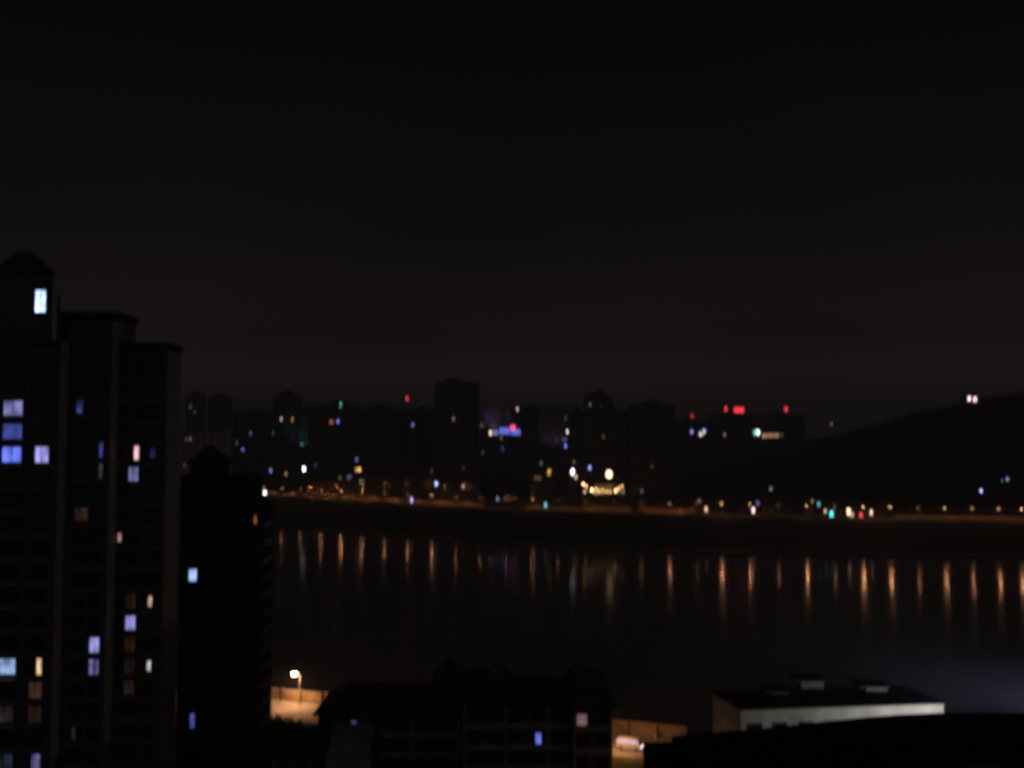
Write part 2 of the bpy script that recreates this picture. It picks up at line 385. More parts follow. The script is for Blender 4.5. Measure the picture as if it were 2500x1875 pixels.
# ------------------------------------------------------------------ far buildings
def far_building(px0, px1, top, D, label, depth=18, zg=None, wall=M_wall_d, bays=5, roof='flat', cat='apartment block', name='apartment_building', ybase=None):
    xa, xb = P(px0, 1080, D).x, P(px1, 1080, D).x; z1 = P(1250, top, D).z
    if zg is None: zg = min(far_z(xa, D), far_z(xb, D), far_z((xa + xb) / 2, D + depth)) - 1
    t = thing(name, ((xa + xb) / 2, D, zg), label, cat)
    W = xb - xa; fl = max(2, int((z1 - zg) / 3.1)); fh = (z1 - zg) / fl; bw = W / bays
    b = MB(); b.box(xa, xb, D, D + depth, zg, z1)
    for i in range(bays + 1):                                        # piers
        x = xa + i * bw; b.box(x - .35, x + .35, D - .5, D - .003, zg, z1 - .5)
    for k in range(1, fl + 1):                                       # floor bands / balcony slabs
        b.box(xa + .36, xb - .36, D - (.42 if k % 2 else .3), D - .003, zg + k * fh - .95, zg + k * fh - .05)
    b.build('wall', wall, t)
    for i in range(bays):
        x0, x1 = xa + i * bw + bw * .24, xa + (i + 1) * bw - bw * .24
        MB().box(x0, x1, D - .12, D - .006, zg + 1, z1 - 1.2).build('window_bay', M_glass, t)
    r = MB()
    if roof == 'flat':
        r.box(xa - .3, xb + .3, D - .6, D + depth + .3, z1, z1 + .9)
        k = W * .22; c = (xa + xb) / 2 + W * .1 * ((px0 % 3) - 1)
        r.box(c - k, c + k, D + 3, D + depth - 4, z1 + .9, z1 + 3.6); r.box(c - k * .4, c + k * .3, D + 5, D + depth - 6, z1 + 3.6, z1 + 5.4)
    elif roof == 'stepped':
        r.box(xa - .3, xb + .3, D - .6, D + depth + .3, z1, z1 + 1)
        r.box(xa + W * .18, xb - W * .18, D + 2, D + depth - 2, z1 + 1, z1 + 4); r.hip(xa + W * .3, xb - W * .3, D + 4, D + depth - 4, z1 + 4, z1 + 8)
    elif roof == 'hip': r.hip(xa, xb, D, D + depth, z1, z1 + min(6, W * .25))
    elif roof == 'gable':
        m = (xa + xb) / 2; r.prism([(xa - .5, z1), (m, z1 + W * .3), (xb + .5, z1), (xb + .5, z1 + .3), (m, z1 + W * .3 + .4), (xa - .5, z1 + .3)], D - .6, D + depth + .6)
        r.prism([(xa, z1), (xb, z1), (m, z1 + W * .3 - .1)], D - .01, D + .3)
    r.build('roof', M_roof, t)
    t['_D'] = D; del t['_D']
    return t
def LW(b, D, lst, ww=1.9, hh=3.0):
    for px, py, c, s in lst: lit(b, px, py, ww, hh, c, s * .58, D - .52)

def wash(bx, D, z, px, py, D2, power, col, ang, label):
    p = P(bx, 1050, D); a = P(px, py, D2); t = thing('facade_washer', (p.x, D, z), label, 'floodlight')
    MB().box(p.x - .5, p.x + .5, D - .4, D + .4, z, z + .8).build('lamp_housing', M_dmetal, t)
    spot((p.x, D + .5, z + .9), a, power, col, ang, t, blend=.6)
b = far_building(452, 493, 964, 1700, 'faint narrow tower, leftmost in the hazy city behind the left apartment towers', roof='stepped', wall=M_wall_d, bays=3)
LW(b, 1700, [(465, 992, 'grey', .6), (475, 1006, 'grey', .3)], 3, 4)
b = far_building(507, 557, 970, 1650, 'faint domed-top tower in the haze, second from the left behind the river', roof='hip', bays=4)
LW(b, 1650, [(534, 1069, 'grey', .7), (512, 1047, 'grey', .25)], 3, 4)
b = far_building(425, 572, 1052, 1380, 'long low dark block in front of the two faint left towers', bays=9)
LW(b, 1380, [(451, 1136, 'brown', .35), (550, 1158, 'grey', .3), (465, 1072, 'grey', .6), (455, 1073, 'grey', .3)], 3, 4)
b = far_building(568, 663, 1006, 1290, 'wide dark block with a few blue windows, left of the teal-lit tower', bays=7)
LW(b, 1290, [(578, 1081, 'grey', .3), (593, 1098, 'blue', 3.0), (612, 1058, 'lilac', .8), (613, 1158, 'grey', .3), (661, 1149, 'violet', 2.4)], 2.4, 4)
b = far_building(665, 729, 967, 1240, 'tower with two orange windows near its top, beside the teal-lit wing', bays=4, roof='stepped')
LW(b, 1240, [(687, 1023, 'peach', 2.6), (714, 1024, 'orange', 2.4), (698, 1157, 'amber', 1.8), (667, 1057, 'grey', .3)], 1.8, 4)
b = far_building(729.5, 750, 1002, 1232, 'narrow wing faintly lit teal beside the tower with two orange windows', bays=2, wall=mat('teal light tinted render', (.12, .2, .19), scale=.3), cat='apartment wing')  # teal light on the wing is put into its wall colour
wash(505, 1300, far_z(P(505, 1150, 1300).x, 1300), 505, 1120, 1380, 26000, (1, .62, .42), 130, 'added unseen warm light lifting the long low block at the far left')  # added lamp; stands in for the brownish haze glow on the block
sign(737, 1085, 3, 1.6, 1226, 'teal', 1.2, 'faint teal light box low on the teal-lit wing', zg=far_z(P(737, 1085, 1226).x, 1226), cat='light box')
b = far_building(752, 867, 990, 1062, 'dark slab block with a green light on its roof and amber windows at its foot', bays=9, wall=M_wall_m)
LW(b, 1062, [(808, 1030, 'orange', 1.3), (812, 1031, 'brown', .5), (825, 1029, 'blue', 3.6), (771, 1136, 'blue', .5), (855, 1163, 'lilac', .6), (851, 1166, 'grey', .5), (830, 1167, 'olive', .5)], 2.3, 3.4)
b = far_building(868, 985, 999, 1066, 'dark slab block under the red beacon, right of the block with the green roof light', bays=9, wall=M_wall_d)
LW(b, 1066, [(871, 1122, 'violet', 1.0), (878, 1146, 'amber', 5.5), (881, 1175, 'grey', .7), (886, 1176, 'grey', .4)], 2.3, 3.6)
MW = lit(b, 871, 1147, 2.6, 3.2, 'amber', 1.6, 1065.4)
b = far_building(986, 1061, 1003, 1045, 'dark slab block left of the tallest far tower with one blue window', bays=6, wall=M_wall_d)
LW(b, 1045, [(1008, 1037, 'violet', 1.3), (1054, 1150, 'brown', .2)], 2.3, 3.6)
b = far_building(1062, 1168, 934, 985, 'tallest dark tower on the far bank, flat topped', bays=7, wall=M_wall_d, roof='flat', depth=26)
LW(b, 985, [(1107, 1023, 'pink', .6), (1131, 1187, 'pink', 2.0), (1065, 1181, 'cool', 9), (1131, 1142, 'brown', .15)], 2.0, 3.0)
sign(832, 989, 1.6, 5, 1062, 'green', 3.2, 'small green light box standing on a dark slab roof', cat='roof sign', zg=P(832, 989, 1062).z - 5)
def beacon(px, py, D, zg, label, s=5, w=1.7):
    p = P(px, py, D); t = thing('beacon_mast', (p.x, D, zg), label, 'beacon')
    MB().tube([(p.x, D, zg), (p.x, D, p.z - w * .6)], [.35, .15], 6).build('mast', M_dmetal, t)
    MB().ball((p.x, D, p.z), w * .5, w * .5, w * .9, 10, 8).build('lamp', glow('beacon red %.1f' % s, COL['red'], s), t, smooth=True)
beacon(994, 973, 1068, P(994, 1003, 1068).z, 'red beacon on a thin mast left of the tallest far tower', 2.2, 2.6)
# purple lit pair and the podium with blue and red signs
M_pur = mat('purple light tinted render', (.22, .15, .26), scale=.2)  # purple of the light on the towers, put into the wall colour
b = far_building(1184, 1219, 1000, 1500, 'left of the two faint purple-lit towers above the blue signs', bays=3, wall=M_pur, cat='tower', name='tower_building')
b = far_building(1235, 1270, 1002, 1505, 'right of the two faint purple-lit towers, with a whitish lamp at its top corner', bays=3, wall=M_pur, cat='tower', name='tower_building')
LW(b, 1505, [(1263, 999, 'pink', 3.2)], 2.6, 5)
b = far_building(1172, 1292, 1044, 1440, 'wide low podium carrying a row of blue signs and one red sign', bays=7, cat='shopping centre', name='shopping_centre')
LW(b, 1440, [(1197, 1057, 'warm', 7.0), (1176, 1039, 'olive', .5)], 2.6, 6)
LW(b, 1440, [(1224, 1069, 'grey', .6), (1227, 1095, 'blue', .8), (1281, 1089, 'red', .7), (1179, 1105, 'grey', .25)], 2.4, 5)
sign(1209, 1056, 8.5, 7.0, 1437, 'violet', .95, 'short blue light box at the left end of the podium sign row', cat='roof sign')
sign(1232, 1052, 15, 9.0, 1436, 'blue', 2.2, 'long blue light box in the middle of the podium sign row', cat='roof sign')
sign(1259, 1055, 13, 7.5, 1435, 'blue', 2.4, 'blue light box at the right end of the podium sign row, below the red one', cat='roof sign')
sign(1252, 1044, 7, 7, 1434, 'magenta', 4.5, 'square pinkish red light box above the blue signs', cat='roof sign')
b = far_building(1271, 1316, 993, 1395, 'dark narrow tower right of the purple-lit pair', bays=4)
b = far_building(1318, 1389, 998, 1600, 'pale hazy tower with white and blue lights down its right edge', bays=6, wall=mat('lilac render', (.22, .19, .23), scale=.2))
LW(b, 1600, [(1385, 1054, 'white', 5.5), (1381, 1021, 'grey', .4), (1375, 1073, 'lilac', .8), (1381, 1073, 'lilac', .8), (1359, 1072, 'grey', .25), (1381, 1089, 'blue', 6.5)], 2.8, 5)
b = far_building(1296, 1356, 1124, 930, 'low dark house with one orange window, left of the brightest white lamp', bays=4, cat='house', name='house')
LW(b, 930, [(1341, 1150, 'amber', 2.6), (1340, 1156, 'amber', 2.2), (1321, 1131, 'cool', .5), (1308, 1167, 'brown', .35), (1313, 1167, 'brown', .3), (1318, 1167, 'olive', .35)], 2.2, 3.2)
b = far_building(1390, 1428, 1004, 960, 'narrow dark block at the left end of the stepped dark group', bays=3)
LW(b, 960, [(1401, 1128, 'pink', .35), (1406, 1164, 'warm', 3.5)], 1.9, 3.2)
b = far_building(1429, 1497, 966, 1210, 'hazy tower rising behind the stepped dark group', bays=5, roof='stepped')
LW(b, 1210, [(1441, 988, 'grey', .5), (1467, 996, 'grey', .2)], 2.4, 4)
b = far_building(1429, 1539, 1003, 950, 'wide dark block in the middle of the stepped dark group above the lit restaurant', bays=8)
LW(b, 950, [(1440, 1142, 'violet', 4.0), (1473, 1066, 'brown', .25)], 2.0, 3.4)
b = far_building(1540, 1648, 991, 925, 'wide dark block at the right end of the stepped dark group', bays=8)
LW(b, 925, [(1567, 1199, 'grey', .5), (1591, 1139, 'brown', .2)], 2.0, 3.0)
b = far_building(1653, 1733, 1032, 1300, 'low distant block under the small red light, with white and violet lamps on its front', bays=5)
LW(b, 1300, [(1689, 1054, 'violet', 2.6), (1710, 1060, 'white', 3.4), (1714, 1060, 'warm', 2.0), (1719, 1053, 'lilac', 5.0)], 3.0, 5)
b = far_building(1736, 1829, 1012, 1400, 'distant flat block with two red lights on its roof', bays=6)
LW(b, 1400, [(1769, 1061, 'brown', 1.0)], 2.6, 5)
b = far_building(1831, 1966, 1014, 1450, 'distant wide block with a tan window strip and one red light on its roof', bays=8)
LW(b, 1450, [(1849, 1056, 'white', 10), (1844, 1056, 'green', 2.5)], 5.5, 7)
LW(b, 1450, [(1864, 1064, 'peach', 1.6), (1872, 1063, 'brown', 1.5), (1880, 1063, 'brown', 1.5), (1888, 1063, 'brown', 1.3), (1897, 1063, 'peach', 1.5), (1908, 1062, 'olive', .3)], 4.2, 5)
sign(1690, 1016, 3, 5, 1300, 'red', 1.2, 'dim red light box, leftmost of the red lights on the right-hand roofs', cat='roof sign', zg=P(1690, 1032, 1300).z)
sign(1772, 998, 3.0, 6, 1400, 'red', 4.0, 'small red light box just left of the largest red one', cat='roof sign')
sign(1804, 1001, 13, 7.0, 1401, 'red', 4.0, 'largest red light box on the distant roofs', cat='roof sign', curtain=.1)
sign(1919, 999, 4.2, 6.5, 1450, 'red', 3.6, 'square red light box, rightmost of the red lights', cat='roof sign')

zp = P(1202, 1044, 1440).z + .9
wash(1202, 1446, zp, 1202, 1020, 1500, 30000, (.9, .62, 1), 60, 'purple washer on the podium roof aimed at the left purple-lit tower')
wash(1252, 1446, zp, 1252, 1022, 1505, 24000, (1, .55, .95), 60, 'purple washer on the podium roof aimed at the right purple-lit tower')
wash(739, 1212, P(739, 1100, 1212).z, 739, 1035, 1232, 5200, (.12, .9, .75), 95, 'teal washer aimed up at the narrow wing')
wash(1352, 1560, P(1352, 1100, 1560).z, 1352, 1035, 1600, 9000, (.8, .65, 1), 90, 'faint lilac washer before the pale hazy tower')
# ------------------------------------------------------------------ restaurant terrace, floodlit
D = 872; xa, xb = P(1426, 1190, D).x, P(1524, 1190, D).x; zt = P(1475, 1207, D).z; cx = (xa + xb) / 2
t = thing('restaurant', (cx, D, far_z(cx, D)), 'floodlit riverside restaurant with a curved colonnade, glowing yellow among dark trees', 'restaurant')
M_cream = mat('cream plaster', (.30, .23, .13), scale=.4)
b = MB(); zg = far_z(cx, D) - 2
arc = lambda u: (cx + 18 * u, D + 7 - 9 * math.sqrt(max(0, 1 - u * u * .8)))
N = 14
for i in range(N):
    (x0, y0), (x1, y1) = arc(-1 + 2 * i / N), arc(-1 + 2 * (i + 1) / N)
    z0, z1 = zg, zt + 3.6
    b.poly([(x0, y0, z0), (x1, y1, z0), (x1, y1, z1), (x0, y0, z1)]); b.poly([(x0, y0, z1), (x1, y1, z1), (x1, D + 16, z1), (x0, D + 16, z1)])
b.poly([(cx - 18, D + 16, zg), (cx - 18, arc(-1)[1], zg), (cx - 18, arc(-1)[1], zt + 3.6), (cx - 18, D + 16, zt + 3.6)])
b.poly([(cx + 18, arc(1)[1], zg), (cx + 18, D + 16, zg), (cx + 18, D + 16, zt + 3.6), (cx + 18, arc(1)[1], zt + 3.6)])
b.box(cx - 8, cx + 10, D + 4, D + 14, zt + 3.6, zt + 9.5)
b.build('wall', M_cream, t)
MB().hip(cx - 9, cx + 11, D + 3, D + 15, zt + 9.5, zt + 13, ov=1.2, ridge=.6).build('roof', M_roof, t)
for i in range(N + 1):
    x, y = arc(-1 + 2 * i / N); MB().tube([(x, y - 1.0, zg), (x, y - 1.0, zt + 3.7)], [.3, .25], 8).build('column', M_cream, t)
LV = [4, 1.0, 3.0, 7, 2.5, .5, 1.2, .4, .9, .3, .8, 3.2, .9, 1.9]
for i in range(N):
    (x0, y0), (x1, y1) = arc(-1 + 2 * (i + .2) / N), arc(-1 + 2 * (i + .8) / N)
    dz = -1.4 * math.cos((i - 6.5) / 6.5 * 1.4) + 1.2
    MB().poly([(x0, y0 - .1, zt - .2 + dz), (x1, y1 - .1, zt - .2 + dz), (x1, y1 - .1, zt + 2.6 + dz), (x0, y0 - .1, zt + 2.6 + dz)]).build('window', glow('hall light %.1f' % LV[i], COL['warm'] if i % 3 else COL['peach'], LV[i] * .42, .3, .8), t)
for i in range(6):
    x = cx - 6.6 + i * 2.9
    MB().box(x, x + 1.7, D + 3.85, D + 3.98, zt + 5.0, zt + 7.6).build('window', glow('upper hall light %d' % (i % 3), COL['amber'] if i % 2 else COL['olive'], [.22, .4, .12][i % 3], .3, 1), t)
for px, py, s_ in ((1424, 1182, 9), (1432, 1187, 4), (1445, 1197, 16), (1455, 1194, 4), (1463, 1199, 3.5), (1472, 1197, 3), (1481, 1200, 3), (1490, 1201, 2.5), (1503, 1198, 9), (1511, 1192, 4), (1519, 1187, 3)):
    q_ = P(px, py, D - 11); ln_ = thing('terrace_lantern', (q_.x, D - 11, far_z(q_.x, D - 11)), 'small warm lantern on a post in the glowing row before the restaurant', 'lantern', 'lanterns before the restaurant')
    MB().tube([(q_.x, D - 11, far_z(q_.x, D - 11)), (q_.x, D - 11, q_.z - 1)], [.14, .1], 6).build('post', M_dmetal, ln_)
    MB().ball((q_.x, D - 11, q_.z), .8, .8, 1.1, 10, 8).build('globe', glow('lantern %.1f' % s_, (1, .55, .20), s_ * 1.4), ln_, smooth=True)
mast_light(1487, 1158, 868, far_z(P(1487, 1158, 868).x, 868), 5.0, 6.6, 'warm', 7, 'big warm floodlight on a mast in front of the lit riverside restaurant')
mast_light(1398, 1152, 900, far_z(P(1398, 1152, 900).x, 900), 2.8, 5.0, 'white', 8, 'bright white floodlight on a mast left of the lit restaurant')
mast_light(742, 1145, 1030, far_z(P(742, 1145, 1030).x, 1030), 2.6, 5.4, 'white', 8, 'bright white floodlight on a mast before the dark slab blocks at the left')
mast_light(646.5, 1203, 1060, 17.5, 2.6, 5.0, 'white', 8, 'bright white floodlight low beside the left end of the far road')

# ------------------------------------------------------------------ lights at street level on the far bank
for px, py, w_, h_, c, s, lab in (
    (1005, 1221, 1.6, 4.0, 'lilac', 6, 'white upright light box on the far road below the block with the red beacon'),
    (1215, 1218, 1.6, 3.6, 'cool', .9, 'dim blue upright light box left of the lit awning'),
    (1332, 1233, 1.8, 3.6, 'teal', 3.0, 'teal upright light box on the middle of the far road'),
    (1724, 1243, 1.8, 3.6, 'peach', 3.0, 'peach upright light box on the far road at the foot of the wooded hill'),
    (1839, 1246, 1.8, 4.0, 'pink', 6, 'pinkish white upright light box on the far road, right of centre'),
    (1850, 1228, 2.2, 3.0, 'violet', .6, 'dim violet light box just above the pinkish white one'),
    (1999, 1231, 2.0, 3.0, 'teal', 1.8, 'small dim teal light box left of the bright cyan one'),
    (2030, 1256, 2.4, 4.6, 'cyan', 4.5, 'bright cyan upright light box before the small gabled shop'),
    (2072, 1249, 2.2, 4.6, 'warm', 6, 'bright yellowish white light box right of the cyan one'),
    (2080, 1256, 2.2, 3.4, 'pink', 2.0, 'pinkish light box against the right side of the yellowish white one'),
    (2102, 1257, 1.7, 3.6, 'red', 4, 'bright red upright light box on the far road'),
    (2127, 1251, 1.6, 3.6, 'peach', 4.5, 'peach upright light box right of the red one'),
    (2015, 1248, 1.6, 2.6, 'peach', 2.6, 'small peach light box left of the bright cyan one'),
    (1707, 1223, 1.8, 2.6, 'brown', .7, 'dim brown light box at the left foot of the wooded hill')):
    X = P(px, py, 1).x; Dd = 800
    for _ in range(20): Dd = rd(X * Dd) + 12.4
    zz = P(px, py, Dd).z - h_ / 2
    sign(px, py, w_, h_, Dd, c, s, lab, zg=min(18.2, zz - .3), cat='light box')
def retaining_wall(px0, px1, h, label):
    x0 = P(px0, 1240, rd(P(px0, 1240, 850).x)).x; x1 = P(px1, 1240, rd(P(px1, 1240, 800).x)).x
    t = thing('retaining_wall', ((x0 + x1) / 2, rd((x0 + x1) / 2) + 13.2, 18), label, 'retaining wall'); n = int((x1 - x0) / 8); b = MB(); c = MB(); q = MB()
    for i in range(n):
        xa, xb = x0 + (x1 - x0) * i / n, x0 + (x1 - x0) * (i + 1) / n; ya, yb = rd(xa) + 13.2, rd(xb) + 13.2
        hh = h * (.85 + .3 * abs(math.sin(i * 1.7)))
        for z0, z1, o0, m_ in ((17.9, 18 + h, 0, b), (18 + h, 18.25 + h, -.15, c)):
            p = [(xa, ya + o0), (xb, yb + o0), (xb, yb + .6), (xa, ya + .6)]
            m_.poly([(*v, z0) for v in p[::-1]]); m_.poly([(*v, z1) for v in p])
            for k in range(4): m_.poly([(*p[k], z0), (*p[(k + 1) % 4], z0), (*p[(k + 1) % 4], z1), (*p[k], z1)])
        q.box(xa - .3, xa + .3, ya - .35, ya - .003, 17.9, 18 + h - .1)
    b.build('wall_face', mat('stained wall concrete', (.30, .25, .19), scale=.12, noise=.55), t); c.build('coping', M_pave, t); q.build('buttress', M_conc, t)
retaining_wall(560, 1180, 4.0, 'long orange-lit retaining wall behind the left half of the far road')
retaining_wall(1285, 1545, 3.0, 'dim stretch of retaining wall below the lit restaurant')
retaining_wall(1567, 1700, 3.6, 'short orange-lit retaining wall on the far road below the right end of the dark group')
retaining_wall(2215, 2620, 2.2, 'low dimly lit retaining wall along the far road at the right edge')
# small shops along the right part of the far road
def shop(px0, px1, top, lab, lst=(), roof='gable', wall=M_wall_d, off=26):
    X = P((px0 + px1) / 2, 1240, 1).x; Dd = 800
    for _ in range(20): Dd = rd(X * Dd) + off
    b = far_building(px0, px1, top, Dd, lab, depth=9, zg=17.6, bays=3, roof=roof, wall=wall, cat='shop house', name='shop_house')
    LW(b, Dd, lst, 1.5, 1.8); return b
shop(1694, 1748, 1222, 'small dark shop house at the left foot of the wooded hill')
shop(1862, 1920, 1216, 'small dark shop house with two dim lit upper windows under the wooded hill', [(1877, 1229, 'olive', 1.2), (1905, 1230, 'grey', .8)])
shop(1968, 2000, 1212, 'narrow dark shop house with an olive lit window, left of the gabled pinkish shop', [(1983, 1224, 'olive', 1.4)])
shop(2022, 2064, 1226, 'small gabled shop house faintly lit pinkish behind the cyan light box', [(2036, 1243, 'pink', .8), (2043, 1243, 'pink', .9), (2050, 1243, 'pink', .8)], wall=M_wall_l)
shop(2086, 2150, 1228, 'low dark shop house behind the red light box', roof='flat')
# lit awning
X = P(1250, 1216, 1).x * 880; Dd = rd(X) + 16; p = P(1250, 1216, Dd)
t = thing('market_tent', (p.x, Dd, 18), 'pale pointed tent roof lit amber beside the far road, left of the restaurant', 'tent')
k = MB(); zb = p.z - 1.5
k.poly([(p.x - 9, Dd, zb), (p.x + 10, Dd, zb - 1), (p.x - 5, Dd + 4, zb + 4.5)]); k.poly([(p.x + 10, Dd, zb - 1), (p.x + 10, Dd + 8, zb - 1), (p.x - 5, Dd + 4, zb + 4.5)]); k.poly([(p.x - 9, Dd + 8, zb), (p.x - 9, Dd, zb), (p.x - 5, Dd + 4, zb + 4.5)])
k.build('canopy', mat('tent cloth', (.6, .5, .36), scale=1), t)
for sx, sy in ((-8.7, .3), (9.7, .3), (9.7, 7.7), (-8.7, 7.7)): MB().box(p.x + sx - .12, p.x + sx + .12, Dd + sy - .12, Dd + sy + .12, 18, zb - .8).build('post', M_metal, t)

# ------------------------------------------------------------------ houses on the wooded hill
def hill_hit(px, py):
    D = 760
    while D < 1500:
        p = P(px, py, D)
        if far_z(p.x, D) >= p.z: return D, p
        D += 2
    return D, P(px, py, D)
CLEAR = []
def hill_house(px, py, lab, c, s, w=1.8, h=2.4, extra=()):
    D, p = hill_hit(px, py); D -= 5; CLEAR.append((P(px, py, D).x, D))
    p = P(px, py, D); t = thing('hill_house', (p.x, D, far_z(p.x, D)), lab, 'house'); z0 = far_z(p.x, D) - 3
    MB().box(p.x - 6, p.x + 6, D, D + 8, z0, p.z + 2.4).build('wall', M_wall_d, t)
    MB().hip(p.x - 6, p.x + 6, D, D + 8, p.z + 2.4, p.z + 5, ridge=.5).build('roof', M_roof, t)
    lit(t, px, py, w, h, c, s, D - .02)
    for (qx, qy, c2, s2) in extra: lit(t, qx, qy, w, h, c2, s2, D - .02)
hill_house(2395, 1198, 'small house low on the hill with one blue-violet window', 'violet', 4.0)
hill_house(2459, 1170, 'small house on the hill at the far right with a dim blue window', 'violet', 1.4, extra=[(2447, 1175, 'teal', .5)])
hill_house(1898, 1096, 'small dark house high on the left shoulder of the hill with a barely lit window', 'cool', .3)
hill_house(1882, 1194, 'small dark house low on the hill with a dim grey window', 'grey', .8)
D = 1090; p = P(2373, 974, D); zg = far_z(p.x, D) - 2; HH = (p.x, D)
t = thing('hilltop_house', (p.x, D, zg), 'house on the crest of the hill with a pair of bright white windows', 'house')
MB().box(p.x - 8, p.x + 8, D, D + 9, zg, p.z + 3.4).build('wall', M_wall_d, t)
MB().hip(p.x - 8, p.x + 8, D, D + 9, p.z + 3.4, p.z + 5.4, ridge=.6, ov=.8).build('roof', M_roof, t)
lit(t, 2366, 973, 2.6, 4.0, 'white', 4.2, D - .02); lit(t, 2380, 975, 3.6, 4.6, 'pink', 3.6, D - .02)
D = 1190; lm = P(2030, 1035, D); zg = far_z(lm.x, D)
mast_light(2030, 1035, D, min(zg, lm.z - 2), 1.4, 3, 'pink', .9, 'dim pinkish lamp on the shoulder of the hill, above the shops')
# cars
def car(loc, rz, lab, body, head=30, tail=4, group=None, hc=(1, .85, 1), glass=None, nm='parked_car', cat='car'):
    t = thing(nm, loc, lab, cat, group); x, y, z = loc
    t.rotation_euler.z = rz
    def part(mb, name, m, par=t, smooth=False):
        ob = bpy.data.objects.new(name, mb.mesh(name, m, (0, 0, 0), smooth)); C.objects.link(ob); ob.parent = par; return ob
    prof = [(-2.3, .45), (-2.34, 1.2), (-2.25, 1.95), (-2.0, 2.05), (1.4, 2.05), (1.75, 1.9), (2.15, 1.25), (2.3, 1.05), (2.32, .42), (1.9, .28), (-1.9, .28)] if cat == 'light_trail_bus' else [(-2.3, .45), (-2.32, .85), (-2.0, .98), (-1.55, 1.02), (-1.0, 1.42), (.35, 1.46), (1.0, 1.05), (1.95, .92), (2.3, .75), (2.32, .42), (1.9, .28), (-1.9, .28)]
    part(MB().prism(prof, -.86, .86), 'body', body)
    g = MB()
    for s_ in (-1, 1): g.prism([(-2.15, 1.38), (-2.1, 1.8), (1.5, 1.8), (1.75, 1.38)] if cat == 'light_trail_bus' else [(-1.35, 1.06), (-.95, 1.36), (.3, 1.4), (.82, 1.06)], s_ * .862, s_ * .88)
    part(g, 'side_glass', glass or M_glass)
    for wx in (-1.42, 1.42):
        for s_ in (-1, 1):
            wh = part(MB().tube([(wx, s_ * .68, .33), (wx, s_ * .9, .33)], .33, 14), 'wheel', mat('tyre rubber', (.03, .03, .03)))
            part(MB().tube([(wx, s_ * .9, .33), (wx, s_ * .915, .33)], .2, 10), 'rim', M_metal, wh)
    for s_ in (-1, 1):
        part(MB().box(2.3, 2.36, s_ * .62 - .2, s_ * .62 + .2, .6, .76), 'headlight', glow('headlight %d' % head, hc, head))
        part(MB().box(-2.37, -2.31, s_ * .62 - .2, s_ * .62 + .2, .68, .84), 'taillight', glow('taillight %d' % tail, (1, .03, .02), tail))
    return t

spot((lp.x - .6, 221.6, 24.4), (lp.x - 2, 222, 18), 2600, (1, .48, .22), 174, near_lamp, blend=.03)

# ------------------------------------------------------------------ near apartment towers on the left
M_tile_d = mat('brown facade tile', (.11, .10, .09), scale=.6)
M_tile_l = mat('cream facade tile', (.36, .30, .22), scale=.6)
M_rail = mat('balcony rail paint', (.32, .31, .30), rough=.6, scale=3)
NW = {}
def near_window(root, x, y, z, w, h, c=None, s=0, part=(0, 1), label=None, rail=False):
    """framed window with centre post; c lights the share of the pane given by part"""
    key = (w, h)
    if key not in NW:
        b = MB(); f = .09
        b.box(-w/2 - f, w/2 + f, 0, .2, -h/2 - f, -h/2); b.box(-w/2 - f, w/2 + f, 0, .2, h/2, h/2 + f)
        b.box(-w/2 - f, -w/2, 0, .2, -h/2, h/2); b.box(w/2, w/2 + f, 0, .2, -h/2, h/2)
        b.box(-.035, .035, .02, .07, -h/2, h/2)
        if h > 1.6: b.box(-w/2, w/2, .02, .07, h * .22, h * .22 + .06)
        b.box(-w/2 - .2, w/2 + .2, -.12, .0, -h/2 - .2, -h/2 - .1)
        NW[key] = (b.mesh('window', M_frame), MB().box(-w/2, w/2, .1, .14, -h/2, h/2).mesh('pane', M_glass))
    o = inst('window', NW[key][0], root, (x, y - .2, z), label or (('window with %s light behind it' % c) if c else None))
    if c is None or part != (0, 1): inst('pane', NW[key][1], o, (x, y - .2, z))
    if c:
        a, b_ = -w/2 + w * part[0], -w/2 + w * part[1]; yy = .1 if part == (0, 1) else .085
        k2 = ('lit', w, h, c, s, part)
        if k2 not in NW: NW[k2] = MB().box(a + .01, b_ - .01, yy, yy + .01, -h/2 + .01, h/2 - .01).mesh('lit_pane', glow('room %s %.2f' % (c, s), COL[c], s, .75, .9))
        inst('curtain' if part != (0, 1) else 'pane', NW[k2], o, (x, y - .2, z))
    return o
